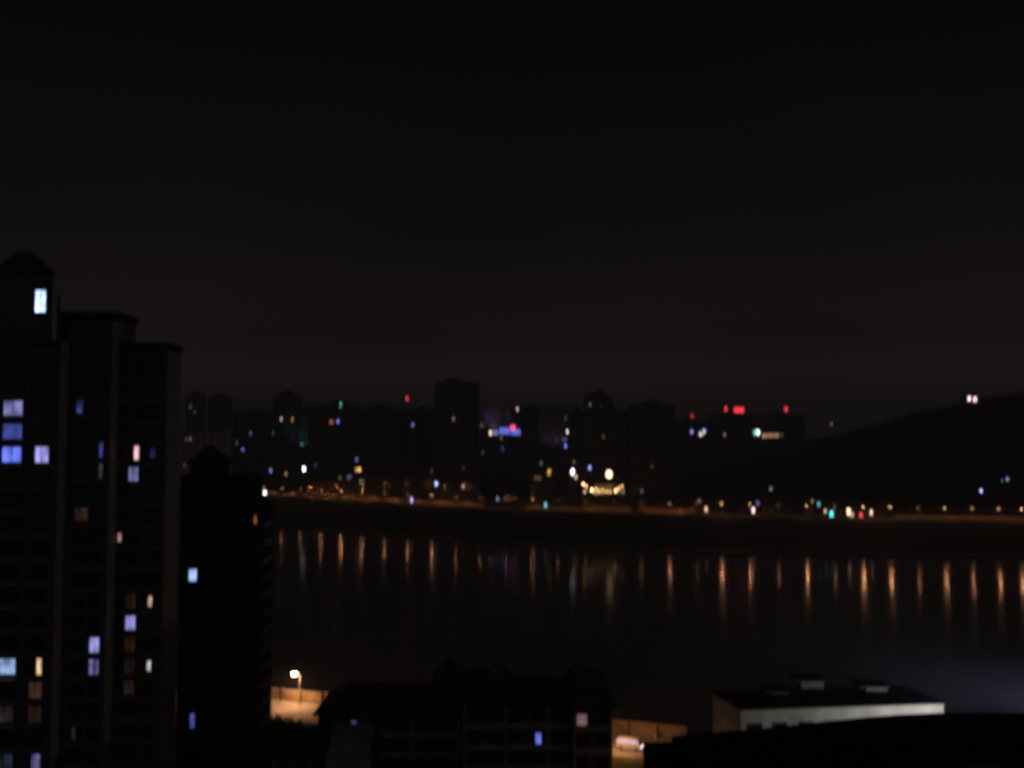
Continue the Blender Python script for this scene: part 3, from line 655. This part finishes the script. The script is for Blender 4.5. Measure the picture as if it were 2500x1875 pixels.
def tower(name, label, xa, xb, D, depth, zg, z1, cols, row0, step, litmap, wall=M_tile_d, zmax=None, piers=()):
    """cols: [(centre x, width, height, balcony)]; rows of windows go down from row0 every step metres"""
    t = thing(name, ((xa + xb) / 2, D, zg), label, 'apartment tower')
    b = MB().box(xa, xb, D, D + depth, zg, z1)
    for x, w_ in piers: b.box(x - w_/2, x + w_/2, D - .45, D - .003, zg, z1 - .4)
    b.build('wall', wall, t)
    # strip of pale tile on the corner
    MB().box(xb + .003, xb + .12, D + .2, D + depth - .2, zg, z1 - .3).build('side_wall', M_tile_l, t)
    z = row0; k = 0
    while z > zg + 2 and k < 26:
        for ci, (cx_, w_, h_, bal) in enumerate(cols):
            if zmax and z > zmax: continue
            e = litmap.get((k, ci))
            if e: near_window(t, cx_, D, z, w_, h_, *e)
            else: near_window(t, cx_, D, z, w_, h_)
            if bal:
                q = MB(); zb = z - h_/2 - .55; q.box(cx_ - w_/2 - .35, cx_ + w_/2 + .35, D - 1.2, D - .21, zb - .14, zb)
                for xx in (cx_ - w_/2 - .3, cx_ - w_/6, cx_ + w_/6, cx_ + w_/2 + .3): q.box(xx - .03, xx + .03, D - 1.18, D - 1.12, zb, zb + .5)
                q.box(cx_ - w_/2 - .35, cx_ + w_/2 + .35, D - 1.19, D - 1.11, zb + .5, zb + .56)
                q.build('balcony', M_rail, t)
        # floor band between the windows
        z -= step; k += 1
    f = MB(); z = row0 - step / 2
    while z > zg + 2:
        if not zmax or z < zmax + 2: f.box(xa + .1, xb - .1, D - .12, D - .004, z - .12, z + .1)
        z -= step
    f.build('floor_band', M_tile_l if wall is M_tile_d else M_conc, t)
    return t
def px2x(px, D, y=1250): return P(px, y, D).x
def px2z(py, D): return P(300, py, D).z
# tower with the cupola at the left edge
D = 138; xr = px2x(135, D); xl = xr - 26
lm = {(3, 0): ('lilac', .42), (4, 0): ('blue', .30), (5, 0): ('blue', .95), (5, 1): ('lilac', .8), (14, 0): ('cool', .62),
      (14, 1): ('warm', .9, (.55, .9)), (15, 1): ('brown', .045), (16, 1): ('brown', .018), (16, 0): ('pink', .022), (18, 1): ('lilac', .24, (.35, 1)), (18, 0): ('cool', .03)}
z_r = px2z(1110, D) + 5 * 3.18
c0, c1 = px2x(30, D, 1110), px2x(103, D, 1110)
t = tower('apartment_tower', 'tall left-edge apartment tower with a hipped roof pavilion and bright blue-white windows', xl, xr, D, 10, 17, px2z(830, D),
      [(c0, 2.6, 2.0, True), (c1, 1.8, 2.1, False), (c0 - 5.2, 2.1, 2.2, False), (c0 - 10.2, 2.6, 2.2, True)], z_r, 3.18, lm, piers=[(xl + .4, .8), ((c0 + c1) / 2 + .1, .5), (xr - .35, .6)])
pv = px2x(103, D, 700); zp0, zp1 = px2z(830, D) + .003, px2z(662, D)
MB().box(xl + 9, pv, D + 1.2, D + 3.2, zp0, zp1).build('rooftop_pavilion', M_tile_d, t)
near_window(t, px2x(90, D, 735), D + 1.2, px2z(735, D + 1), 1.45, 3.0, 'cool', 2.6)
r = MB().box(xl - .4, xr - .02, D - .6, D + 10.4, px2z(830, D) - .5, px2z(830, D)); r.hip(pv - 7.2, pv - .2, D + 1.4, D + 3.2, zp1, px2z(606, D), ov=.4, ridge=.3)
r.box(xl + 9, pv - 8.2, D + 1.4, D + 4, zp1, zp1 + .5); r.build('roof', M_roof, t)
MB().box(px2x(125, D) - .1, px2x(125, D) + .2, D + .3, D + .6, zp0, px2z(720, D)).build('antenna', M_dmetal, t)
# middle tower
D = 141; xa, xb = xr + .02, px2x(262, D); zt_ = px2z(775, D); z_r = px2z(1098, D) + 4 * 3.0
lm = {(2, 0): ('blue', .28, (0, .42)), (4, 1): ('blue', .22, (.5, .9)), (5, 1): ('grey', .05, (.5, .9)), (7, 0): ('brown', .03), (13, 1): ('lilac', .65), (14, 1): ('violet', .50), (17, 0): ('grey', .02, (.2, .5))}
t = tower('apartment_tower', 'middle one of the three stepped left towers, two stacked bluish windows low down', xa, xb, D, 9, 17, zt_,
      [(px2x(199, D), 1.9, 1.7, False), (px2x(239, D), 1.35, 2.0, False)], z_r, 3.0, lm, piers=[(px2x(171, D), .5), (px2x(221, D), .3), (xb - .3, .5)])
r = MB().box(px2x(128, D + 1), xa - .31, D + 1, D + 6, px2z(830, 138) + .01, zt_ + 1.0); r.box(xa - .3, xb + .3, D - .9, D + 9.2, zt_, zt_ + .5); r.hip(xa + .2, xb + .1, D, D + 8.6, zt_ + .5, px2z(757, D) + .2, ov=.3, ridge=.92)
r.build('roof', M_roof, t)
# right tower of the row
D = 144; xa, xb = xb + .02, px2x(400, D); zt_ = px2z(850, D); z_r = px2z(1106, D) + 4 * 3.0
lm = {(4, 1): ('pink', .85, (.5, 1)), (5, 1): ('lilac', .38), (4, 2): ('blue', .05), (8, 0): ('pink', .40, (.2, .8)), (11, 2): ('peach', .95, (.2, .85)), (11, 1): ('brown', .015), (12, 1): ('lilac', .6),
      (13, 1): ('orange', .022), (14, 1): ('brown', .016), (14, 2): ('white', .75, (.2, .9)), (15, 1): ('brown', .022), }
t = tower('apartment_tower', 'right of the three stepped left towers, lowest roof, with a pale blank side wall', xa, xb, D, 6.2, 17, zt_,
      [(px2x(294, D), .8, 1.2, False), (px2x(325, D), 1.4, 1.9, False), (px2x(371, D), .75, 1.4, False)], z_r, 3.0, lm, piers=[(px2x(309, D), .3), (px2x(350, D), .35), (xb - .2, .4)])
r = MB().box(xa + .4, xb + .3, D - 1.0, D + 6.4, zt_, zt_ + .5); r.hip(xa + .8, xb - .1, D, D + 6, zt_ + .5, px2z(832, D), ov=.2, ridge=.9); r.build('roof', M_roof, t)
# farther dark tower with the small cupola
D = 170; xa, xb, xc = px2x(443, D), px2x(606, D), px2x(606, D) + 1.5; z1 = px2z(1164, D)
zw = px2z(1404, D); fw = 3.0
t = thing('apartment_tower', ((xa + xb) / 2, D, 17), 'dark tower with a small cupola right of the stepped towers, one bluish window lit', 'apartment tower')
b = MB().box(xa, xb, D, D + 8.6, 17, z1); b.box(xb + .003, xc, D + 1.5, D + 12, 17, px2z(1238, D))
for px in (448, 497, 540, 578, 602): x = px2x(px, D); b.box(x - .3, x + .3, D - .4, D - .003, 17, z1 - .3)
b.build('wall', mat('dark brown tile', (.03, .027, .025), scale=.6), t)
r = MB().hip(px2x(462, D), px2x(532, D), D + .5, D + 6.5, px2z(1134, D), px2z(1088, D), ov=.7, ridge=.15)
r.box(xa - .2, px2x(545, D), D - .5, D + 8.5, z1, z1 + .4); r.box(px2x(556, D), px2x(603, D), D + .5, D + 8.4, z1, z1 + .5)
r.box(xb + .01, xc + .3, D + 1.2, D + 12.3, px2z(1238, D), px2z(1238, D) + .3); r.prism([(xb + .01, px2z(1216, D)), (xb + .7, px2z(1222, D)), (xb + 1.4, px2z(1238, D) + .31), (xb + .01, px2z(1238, D) + .31)], D + 2, D + 11)
r.build('roof', M_roof, t)
MB().box(px2x(462, D), px2x(532, D), D + .5, D + 6.5, z1 + .4, px2z(1134, D)).build('cupola', M_tile_d, t)
k = 6
while zw + k * fw > 20:
    z = zw + k * fw
    if z < z1 - 1.2:
        for j, px in enumerate((474, 518, 558, 590)):
            x = px2x(px, D)
            if k == 0 and j == 0: near_window(t, x, D, z, 1.3, 1.9, 'cool', 1.0)
            elif k == -8 and j == 0: near_window(t, x, D, z, 1.55, 2.3, 'blue', .38, (.45, 1))
            else: near_window(t, x, D, z, 1.55, 2.3)
    if z < px2z(1250, D):
        x = (xb + xc) / 2 + .05; e = ('orange', .38, (.3, .8)) if k == 3 else ()
        near_window(t, x, D + 1.5, z + .2, .8, 1.4, *e)
        q = MB().box(xc + .003, xc + .75, D + 2.2, D + 8, z - 1.4, z - 1.25); q.box(xc + .66, xc + .74, D + 2.2, D + 8, z - 1.25, z - .45)
        q.build('balcony', M_tile_l, t)
    k -= 1

# ------------------------------------------------------------------ river wall and railing of the near road
def wall_run(x0, x1, label):
    t = thing('river_wall', ((x0 + x1) / 2, nr((x0 + x1) / 2) + 8.4, 18.16), label, 'wall'); n = int((x1 - x0) / 4.6)
    b = MB(); c = MB()
    for i in range(n):
        xa, xb = x0 + (x1 - x0) * i / n, x0 + (x1 - x0) * (i + 1) / n; ya, yb = nr(xa) + 8.3, nr(xb) + 8.3
        g = .12
        for (za, zb, th, mb) in ((18.16, 20.5, .28, b), (20.5, 20.68, .4, c)):
            pts = [(xa + g, ya - th/2), (xb - g, yb - th/2), (xb - g, yb + th/2), (xa + g, ya + th/2)]
            mb.poly([(p[0], p[1], za) for p in pts][::-1]); mb.poly([(p[0], p[1], zb) for p in pts])
            for a_, b_ in ((0, 1), (1, 2), (2, 3), (3, 0)): mb.poly([(*pts[a_], za), (*pts[b_], za), (*pts[b_], zb), (*pts[a_], zb)])
        MB().box(xa - .16, xa + .1, ya - .3, ya + .3, 18.16, 20.95).build('pillar', M_dmetal, t)
    b.build('panel', mat('ochre rendered wall', (.33, .23, .14), scale=.35, noise=.6), t); c.build('coping', M_pave, t)
wall_run(-75, -22, 'panelled ochre wall with pillars lit by the lamp along the near riverside road')
wall_run(12, 33.5, 'low ochre wall along the lit road behind the black roof')

# ------------------------------------------------------------------ trees
def leaf_mesh(name, blobs, n, size, seed):
    """leaf clumps scattered through the volume of several overlapping lobes"""
    rnd = random.Random(seed); b = MB()
    for i in range(n):
        cx_, cy_, cz_, rx, ry, rz = blobs[rnd.randrange(len(blobs))]
        while True:
            u = Vector((rnd.uniform(-1, 1), rnd.uniform(-1, 1), rnd.uniform(-1, 1)))
            if .25 < u.length < 1: break
        u = u * (1 + .18 * rnd.random())
        p = Vector((cx_ + u.x * rx, cy_ + u.y * ry, cz_ + u.z * rz))
        a = Vector((rnd.gauss(0, 1), rnd.gauss(0, 1), rnd.gauss(0, .6))).normalized(); c = a.orthogonal().normalized()
        q = Matrix.Rotation(rnd.uniform(0, 6.28), 3, a) @ c; s = size * rnd.uniform(.5, 1.2); v = a.cross(q)
        b.poly([p + q * s, p + v * s * .6, p - q * s * .9, p - v * s * .6])
    return b.mesh(name, M_leaf)
def trunk_mesh(h, r, seed):
    rnd = random.Random(seed); b = MB().tube([(0, 0, 0), (.1, .05, h * .35), (-.1, .1, h * .65)], [r, r * .75, r * .5], 7)
    for i in range(5):
        a = i * 1.3 + rnd.random(); l = h * .3
        b.tube([(0, 0, h * (.35 + .06 * i)), (math.cos(a) * l * .5, math.sin(a) * l * .5, h * (.5 + .06 * i)), (math.cos(a) * l, math.sin(a) * l, h * (.62 + .06 * i))], [r * .45, r * .3, r * .12], 5)
    return b.mesh('trunk', M_bark)
TREES = []
for sd in range(4):
    rnd = random.Random(50 + sd); h = 1.0; bl = [(0, 0, 8.0, 2.6, 2.6, 2.2)]
    for i in range(9):
        a = rnd.uniform(0, 6.28); d = rnd.uniform(1, 2.7); bl.append((math.cos(a) * d, math.sin(a) * d, rnd.uniform(5, 9.2), rnd.uniform(1.1, 1.9), rnd.uniform(1.1, 1.9), rnd.uniform(.9, 1.5)))
    TREES.append((leaf_mesh('crown', bl, 1500, .42, sd), trunk_mesh(8.5, .24, sd)))
def tree(x, y, z, h, label, group, k=0, wide=1.0, name='broadleaf_tree'):
    t = thing(name, (x, y, z), label, 'tree', group); s = h / 10.0; a = (x * 7 + y * 3) % 6.28
    for nm, me in (('trunk', TREES[k % 4][1]), ('crown', TREES[k % 4][0])):
        o = bpy.data.objects.new(nm, me); C.objects.link(o); o.parent = t; o.scale = (s * wide, s * wide, s); o.rotation_euler.z = a
    return t
# far bank: one label, one group; nothing tells these dark crowns apart
rnd = random.Random(3)
fl = [(px, 14, 9) for px in range(1180, 1420, 22)] + [(px, 16, 8) for px in range(1530, 1700, 22)] + [(px, 18, 9) for px in range(1700, 2560, 26)]
for i, (px, off, h) in enumerate(fl):
    X = P(px + rnd.uniform(-6, 6), 1240, 1).x; Dd = 800; o_ = off + rnd.uniform(0, 9)
    for _ in range(15): Dd = rd(X * Dd) + o_
    tree(X * Dd, Dd, far_z(X * Dd, Dd) - .1, h + rnd.uniform(-1.5, 3), 'dark leafy tree in the unlit row behind the far riverside road', 'trees behind the far road', i, 1.25)
for i, px in enumerate(range(1440, 1518, 13)):
    D = 850 + rnd.uniform(-4, 6); x = P(px, 1200, D).x; dz = abs(px - 1478) / 58
    z0 = far_z(x, D); tree(x, D, z0 - .1, max(7, P(px, 1212 - 14 * dz ** 2 - rnd.uniform(-3, 7), D).z - z0), 'dark tree directly in front of the lit restaurant', 'trees before the restaurant', i, 1.2)
# the wooded hill: a far-off wood that reads as one mass
def wood():
    b = MB(); r_ = random.Random(11)
    for i in range(5200):
        px = r_.uniform(1640, 2560); D = r_.uniform(800, 1230); x = P(px, 1100, D).x
        if D < rd(x) + 34 or (abs(x - HH[0]) < 16 and HH[1] - 90 < D < HH[1] + 12) or any(abs(x - cx_) < 11 and cd - 75 < D < cd + 3 for cx_, cd in CLEAR): continue
        z = far_z(x, D); rr = r_.uniform(2.2, 4.6); hh = r_.uniform(4, 8.5)
        for j in range(7):
            p = Vector((x + r_.uniform(-rr, rr), D + r_.uniform(-rr, rr), z + r_.uniform(.35, 1) * hh)); s = r_.uniform(1.0, 2.2)
            u = Vector((r_.gauss(0, 1), r_.gauss(0, 1), r_.gauss(0, .7))).normalized(); v = u.orthogonal().normalized(); w_ = u.cross(v)
            b.poly([p + v * s, p + w_ * s * .8, p - v * s, p - w_ * s * .8])
    tag(b.build('woodland', M_leaf), 'dark dense woodland covering the hill on the right of the far bank', 'woodland', kind='stuff')
wood()
# roadside shrubs under the near lamp, dark trees below
for i, (px, py) in enumerate([(668, 1768), (690, 1772), (712, 1778), (735, 1776), (757, 1782), (778, 1786)]):
    D = 150 + 3 * (i % 3); p = P(px, py, D); tree(p.x, D, 18, p.z - 18 + .4, 'black tree crown below the lit riverside wall, between the dark tower and the dark houses', 'trees below the lit wall', i, .42)
hb = MB(); r_ = random.Random(5)
for i in range(5000):
    x = r_.uniform(-62, -30); p = Vector((x, nr(x) - 12.6 + r_.uniform(-1.6, 1.6), 18 + r_.uniform(0, 2.1))); s = r_.uniform(.08, .2)
    u = Vector((r_.gauss(0, 1), r_.gauss(0, 1), r_.gauss(0, 1))).normalized(); v = u.orthogonal().normalized(); w_ = u.cross(v)
    hb.poly([p + v * s, p + w_ * s, p - v * s, p - w_ * s])
tag(hb.build('hedge', mat('hedge leaves', (.03, .042, .012), noise=.5)), 'olive green clipped hedge lit warm below the near riverside road', 'hedge')

# ------------------------------------------------------------------ dark houses in the middle foreground
def near_house(px0, px1, top, D, depth, label, cols, rows, litmap, roof='hip', rise=3.0, ov=.7, wall=M_tile_d, group=None, rtop=None):
    xa, xb = px2x(px0, D), px2x(px1, D); z1 = P(1250, top, D).z
    t = thing('dark_house', ((xa + xb) / 2, D, 17), label, 'house', group)
    MB().box(xa, xb, D, D + depth, 17, z1).build('wall', wall, t)
    r = MB()
    if roof == 'hip': r.hip(xa, xb, D, D + depth, z1, z1 + rise, ov=ov, ridge=.7)
    elif roof == 'flat': r.box(xa - .3, xb + .3, D - .4, D + depth + .3, z1, z1 + .5)
    r.build('roof', M_roof, t)
    bw = (xb - xa) / cols
    for k in range(rows):
        z = z1 - 1.75 - 3.1 * k; s = MB()
        s.box(xa + .2, xb - .2, D - 1.1, D - .003, z - 1.45, z - 1.3); s.box(xa + .2, xb - .2, D - 1.1, D - 1.0, z - 1.3, z - .5)
        s.build('balcony', M_conc, t)
        for i in range(cols):
            e = litmap.get((k, i), ()); near_window(t, xa + bw * (i + .5), D, z, min(2.0, bw * .5), 1.7, *e)
    q = MB()
    for i in range(cols + 1):
        if i % 2 == 0: x = xa + .35 + (xb - xa - .7) * i / cols; q.box(x - .15, x + .15, D - 1.3, D - 1.101, 17, z1)
    q.build('pier', M_conc, t)
    return t
near_house(782, 1128, 1745, 158, 14, 'dark house with a hipped roof, left half of the unlit group in the foreground', 6, 5, {(0, 1): ('blue', .30, (.3, .7))})
near_house(1130, 1392, 1722, 152, 14, 'dark house in the middle of the unlit foreground group, with a blue window', 5, 5, {(1, 3): ('blue', .75, (.25, .75))}, rise=2.4)
near_house(1394, 1492, 1728, 149, 12, 'dark house at the right of the unlit foreground group, with a pale pinkish window', 2, 5, {(0, 0): ('pink', .15)}, rise=3.6)
near_house(675, 905, 1850, 132, 12, 'low dark house at the bottom below the hipped roofs', 5, 3, {}, roof='flat')
D = 128; p0 = P(850, 1800, D)
t = thing('pale_roof_shed', (p0.x, D, 17), 'small building with a pale grey pitched roof among the dark houses', 'shed')
xa, xb = px2x(800, D), px2x(890, D); za, zb = P(0, 1872, D).z, P(0, 1822, D).z
MB().box(xa, xb, D, D + 8, 17, za - 1.5).build('wall', M_tile_d, t)
MB().prism([(D - .5, za - 1.5), (D + 8.5, zb + .5), (D + 8.5, za - 1.6)], xa - .3, xb + .3, axis='x').build('roof', mat('pale sheet roof', (.16, .18, .19), scale=.6), t)
for i, (px, py, D, wd) in enumerate([(1092, 1622, 166, .8), (1128, 1652, 167, .8), (1165, 1640, 168, .8), (1205, 1640, 169, .8), (1248, 1650, 170, .8), (1410, 1648, 165, .8), (1446, 1645, 166, .8), (1335, 1662, 168, .7)]):
    p = P(px, py, D); tree(p.x, D, 18, p.z - 18 + .5, 'tall black tree crown rising behind the dark houses', 'trees behind the dark houses', i, .42)
# lit side street: lamp behind the dark house, car light trail, bollards
lx = px2x(1478, 186); lp = (lx, nr(lx) - 7.2, 18.03)
t = street_lamp(lp, near_meshes, glow('street lamp light', (1, .50, .22), 300), 'lit street lamp hidden behind the right end of the dark houses', 'street lamps on the near riverside road', rz=R(160))
spot((lp[0] + .3, lp[1] + .9, lp[2] + 6.4), (lp[0] + 9, lp[1] + 8, 18), 1500, (1, .44, .14), 150, t)
xc_ = px2x(1538, 187)
c_ = car((xc_, nr(xc_) - 1.2, 18.03), math.atan(-.347), 'car light trail shaped as a white bus with glowing windows in the orange lit street at the bottom', mat('white car paint', (.8, .78, .82), rough=.25, scale=1, noise=.04), head=7, glass=glow('minibus cabin light', (.85, .68, 1), .95, .2, 1), nm='light_trail_bus', cat='light_trail_bus')  # glowing windows stand in for the light trail of a passing car
X = px2x(2239, 740); Dd = rd(X) + 2
car((X, Dd, 18.09), math.atan2(rd(X + 5) - rd(X - 5), 10), 'tiny pale car on the far road near the right edge', mat('white car paint', (.8, .78, .82)), head=14)
bx = px2x(1606, 190)
t = thing('bollard', (bx, nr(bx) + 6.6, 18.16), 'short pale post beside the lit street at the bottom', 'bollard')
MB().tube([(bx, nr(bx) + 6.6, 18.16), (bx, nr(bx) + 6.6, 19.2)], [.22, .18], 10).build('post', mat('white car paint', (.8, .78, .82)), t)
MB().ball((bx, nr(bx) + 6.6, 19.25), .22, .22, .16).build('cap', M_metal, t)

# ------------------------------------------------------------------ pale building at the lower right
D = 120; x0, x1 = px2x(1802, D), px2x(2292, D + 2.9)
ze, zr = P(0, 1733, D).z, P(0, 1733, D).z + 4.2
dy = 9.0
t = thing('pale_building', ((x0 + x1) / 2, D, 17), 'pale building with a dark dormered roof at the lower right, its front lit white', 'building')
sl = 3.2                                          # the plan is turned a little: the left end wall shows
xg = px2x(1735, D + dy)
b = MB()
A, B_, Cc, Dd_ = (x0, D), (x1, D + 2.9), (x1 + xg - x0, D + 2.9 + dy), (xg, D + dy)
zb_ = 17
def wq(p, q, za, zb): return [(p[0], p[1], za), (q[0], q[1], za), (q[0], q[1], zb), (p[0], p[1], zb)]
zrid = P(0, 1690, D + dy).z
b.poly(wq(A, B_, zb_, ze)); b.poly(wq(Cc, Dd_, zb_, zrid - .3)); b.poly([(*Dd_, zb_), (*A, zb_), (*A, ze), (*Dd_, zrid - .3)]); b.poly([(*B_, zb_), (*Cc, zb_), (*Cc, zrid - .3), (*B_, ze)])
b.build('wall', mat('cream rendered wall', (.50, .47, .36), scale=.5), t)
def off(p, q, t_): return (p[0] + (q[0] - p[0]) * t_, p[1] + (q[1] - p[1]) * t_)
a2, b2, c2, d2 = (A[0] - .15, A[1] - .35), (B_[0] + .2, B_[1] - .35), (Cc[0] + .2, Cc[1] + .3), (Dd_[0] - .15, Dd_[1] + .3)
r = MB(); up = .14
r.poly([(*a2, ze), (*b2, ze), (*c2, zrid), (*d2, zrid)]); r.poly([(*a2, ze + up), (*b2, ze + up), (*c2, zrid + up), (*d2, zrid + up)])
for p, q, za, zb in ((a2, b2, ze, ze), (b2, c2, ze, zrid), (c2, d2, zrid, zrid), (d2, a2, zrid, ze)): r.poly([(*p, za), (*q, zb), (*q, zb + up), (*p, za + up)])
rf = r.build('roof', mat('dark slate roof', (.028, .03, .034), scale=2), t)
def dormer(px, py, wpx, hpx, yy, s_):
    c = P(px, py, yy); w_ = wpx * yy / FPX; h_ = hpx * yy / FPX
    q = MB().box(c.x - w_/2, c.x + w_/2, yy, yy + 3.0, c.z - h_/2 - .25, c.z + h_/2).build('dormer', mat('grey green dormer boards', (.13, .15, .14), scale=2), rf)
    MB().box(c.x - w_/2 - .9, c.x + w_/2 + .2, yy - .3, yy + 3.3, c.z + h_/2, c.z + h_/2 + .16).build('dormer_roof', M_roof, rf)
dormer(1984, 1673, 54, 18, D + 6.6, 0); dormer(2141, 1686, 50, 15, D + 6.0, 0); dormer(1906, 1695, 40, 9, D + 4.6, 0)
for px in (1842, 1906, 1972, 2036, 2100, 2164, 2228):
    x = px2x(px, D - 1); near_window(t, x, D + 2.9 * (x - x0) / (x1 - x0) - .02, P(0, 1788, D).z, 1.4, 1.9)
near_window(t, px2x(1768, D + 4), D + 2.0, P(0, 1748, D + 4).z, .5, .8) if False else None
# wall lamp near the right end of the front, below the edge of the black roof
lz = P(2395, 1795, 113); t2 = thing('yard_lamp', (lz.x, 113, 17), 'cold white yard lamp standing right of the pale building', 'yard lamp')
MB().tube([(lz.x, 113, 17), (lz.x, 113, lz.z)], [.16, .1], 8).build('pole', M_metal, t2)
hd = MB().box(lz.x - .7, lz.x + .2, 112.7, 113.3, lz.z, lz.z + .25).build('lamp_head', M_dmetal, t2)
MB().box(lz.x - .66, lz.x + .1, 112.75, 113.25, lz.z - .06, lz.z - .004).build('lens', glow('yard lamp', (.75, .8, 1), 60), hd)
spot((lz.x - .6, 113, lz.z - .15), (lz.x - 6, 122, lz.z + 1), 6300, (.84, .85, 1), 130, hd, blend=.25)
# warm lamp added unseen below the picture to light the end wall; blue-white flood on the bank beyond the right edge
q = P(1545, 1990, 138); end_wall_fill = street_lamp((q.x, 138, 18), near_meshes, glow('end wall fill light', (1, .56, .30), 60), 'added unseen warm lamp lighting the end wall of the pale building', 'street lamps on the near riverside road', rz=R(90))
spot((q.x + .6, 138, 24), (27, 123, 38), 1900, (1, .5, .26), 60, end_wall_fill, blend=1)
t3 = thing('flood_tower', (185, 262, -3), 'tall blue-white floodlight tower on the bank beyond the right edge', 'floodlight')
MB().tube([(185, 262, -3), (185, 262, 38)], [.5, .3], 8).build('pole', M_metal, t3)
h3 = MB().box(183, 187, 261.6, 262.4, 38, 40.5).build('lamp_housing', M_dmetal, t3)
spot((182.5, 262, 39), (165, 300, -12), 62000, (.46, .54, 1), 85, h3, size=.5, blend=1)
# black vaulted roof of the building right below the viewpoint
D = 42; DF = 48
t = thing('vaulted_roof_building', (px2x(2100, DF), D, 17), 'black vaulted roof filling the bottom right corner, closest to the viewpoint', 'building')
pr = [(P(px, py, DF).x, P(px, py, DF).z) for px, py in ((1640, 1799), (1700, 1790), (1800, 1784), (1900, 1774), (2000, 1763), (2100, 1752), (2200, 1744), (2300, 1740), (2420, 1740), (2560, 1742), (2800, 1752), (3100, 1775))]
MB().prism([(pr[0][0], 17)] + [(x, z - .3) for x, z in pr] + [(pr[-1][0], 17)], D, DF - .3).build('wall', M_wall_d, t)
MB().prism(pr + [(x, z - .25) for x, z in reversed(pr)], D - .6, DF).build('roof', mat('black felt roof', (.02, .02, .02), scale=1), t)
MB().box(P(1570, 1812, DF).x, pr[0][0] - .01, D, DF, 17, P(1570, 1812, DF).z).build('stair_tower', mat('black felt roof', (.02, .02, .02)), t)

# ------------------------------------------------------------------ night haze
hz = MB().box(-3600, 3600, -500, 4800, -4.5, 260).build('haze', [])
tag(hz, 'thin night haze over the river and the city', 'haze', kind='stuff')
m = bpy.data.materials.new('haze'); m.use_nodes = True; n = m.node_tree; n.nodes.clear()
o_ = n.nodes.new('ShaderNodeOutputMaterial'); v_ = n.nodes.new('ShaderNodeVolumePrincipled')
v_.inputs['Color'].default_value = (.88, .86, .92, 1); v_.inputs['Density'].default_value = .00060; v_.inputs['Anisotropy'].default_value = .2
n.links.new(v_.outputs[0], o_.inputs['Volume']); hz.data.materials.clear(); hz.data.materials.append(m)
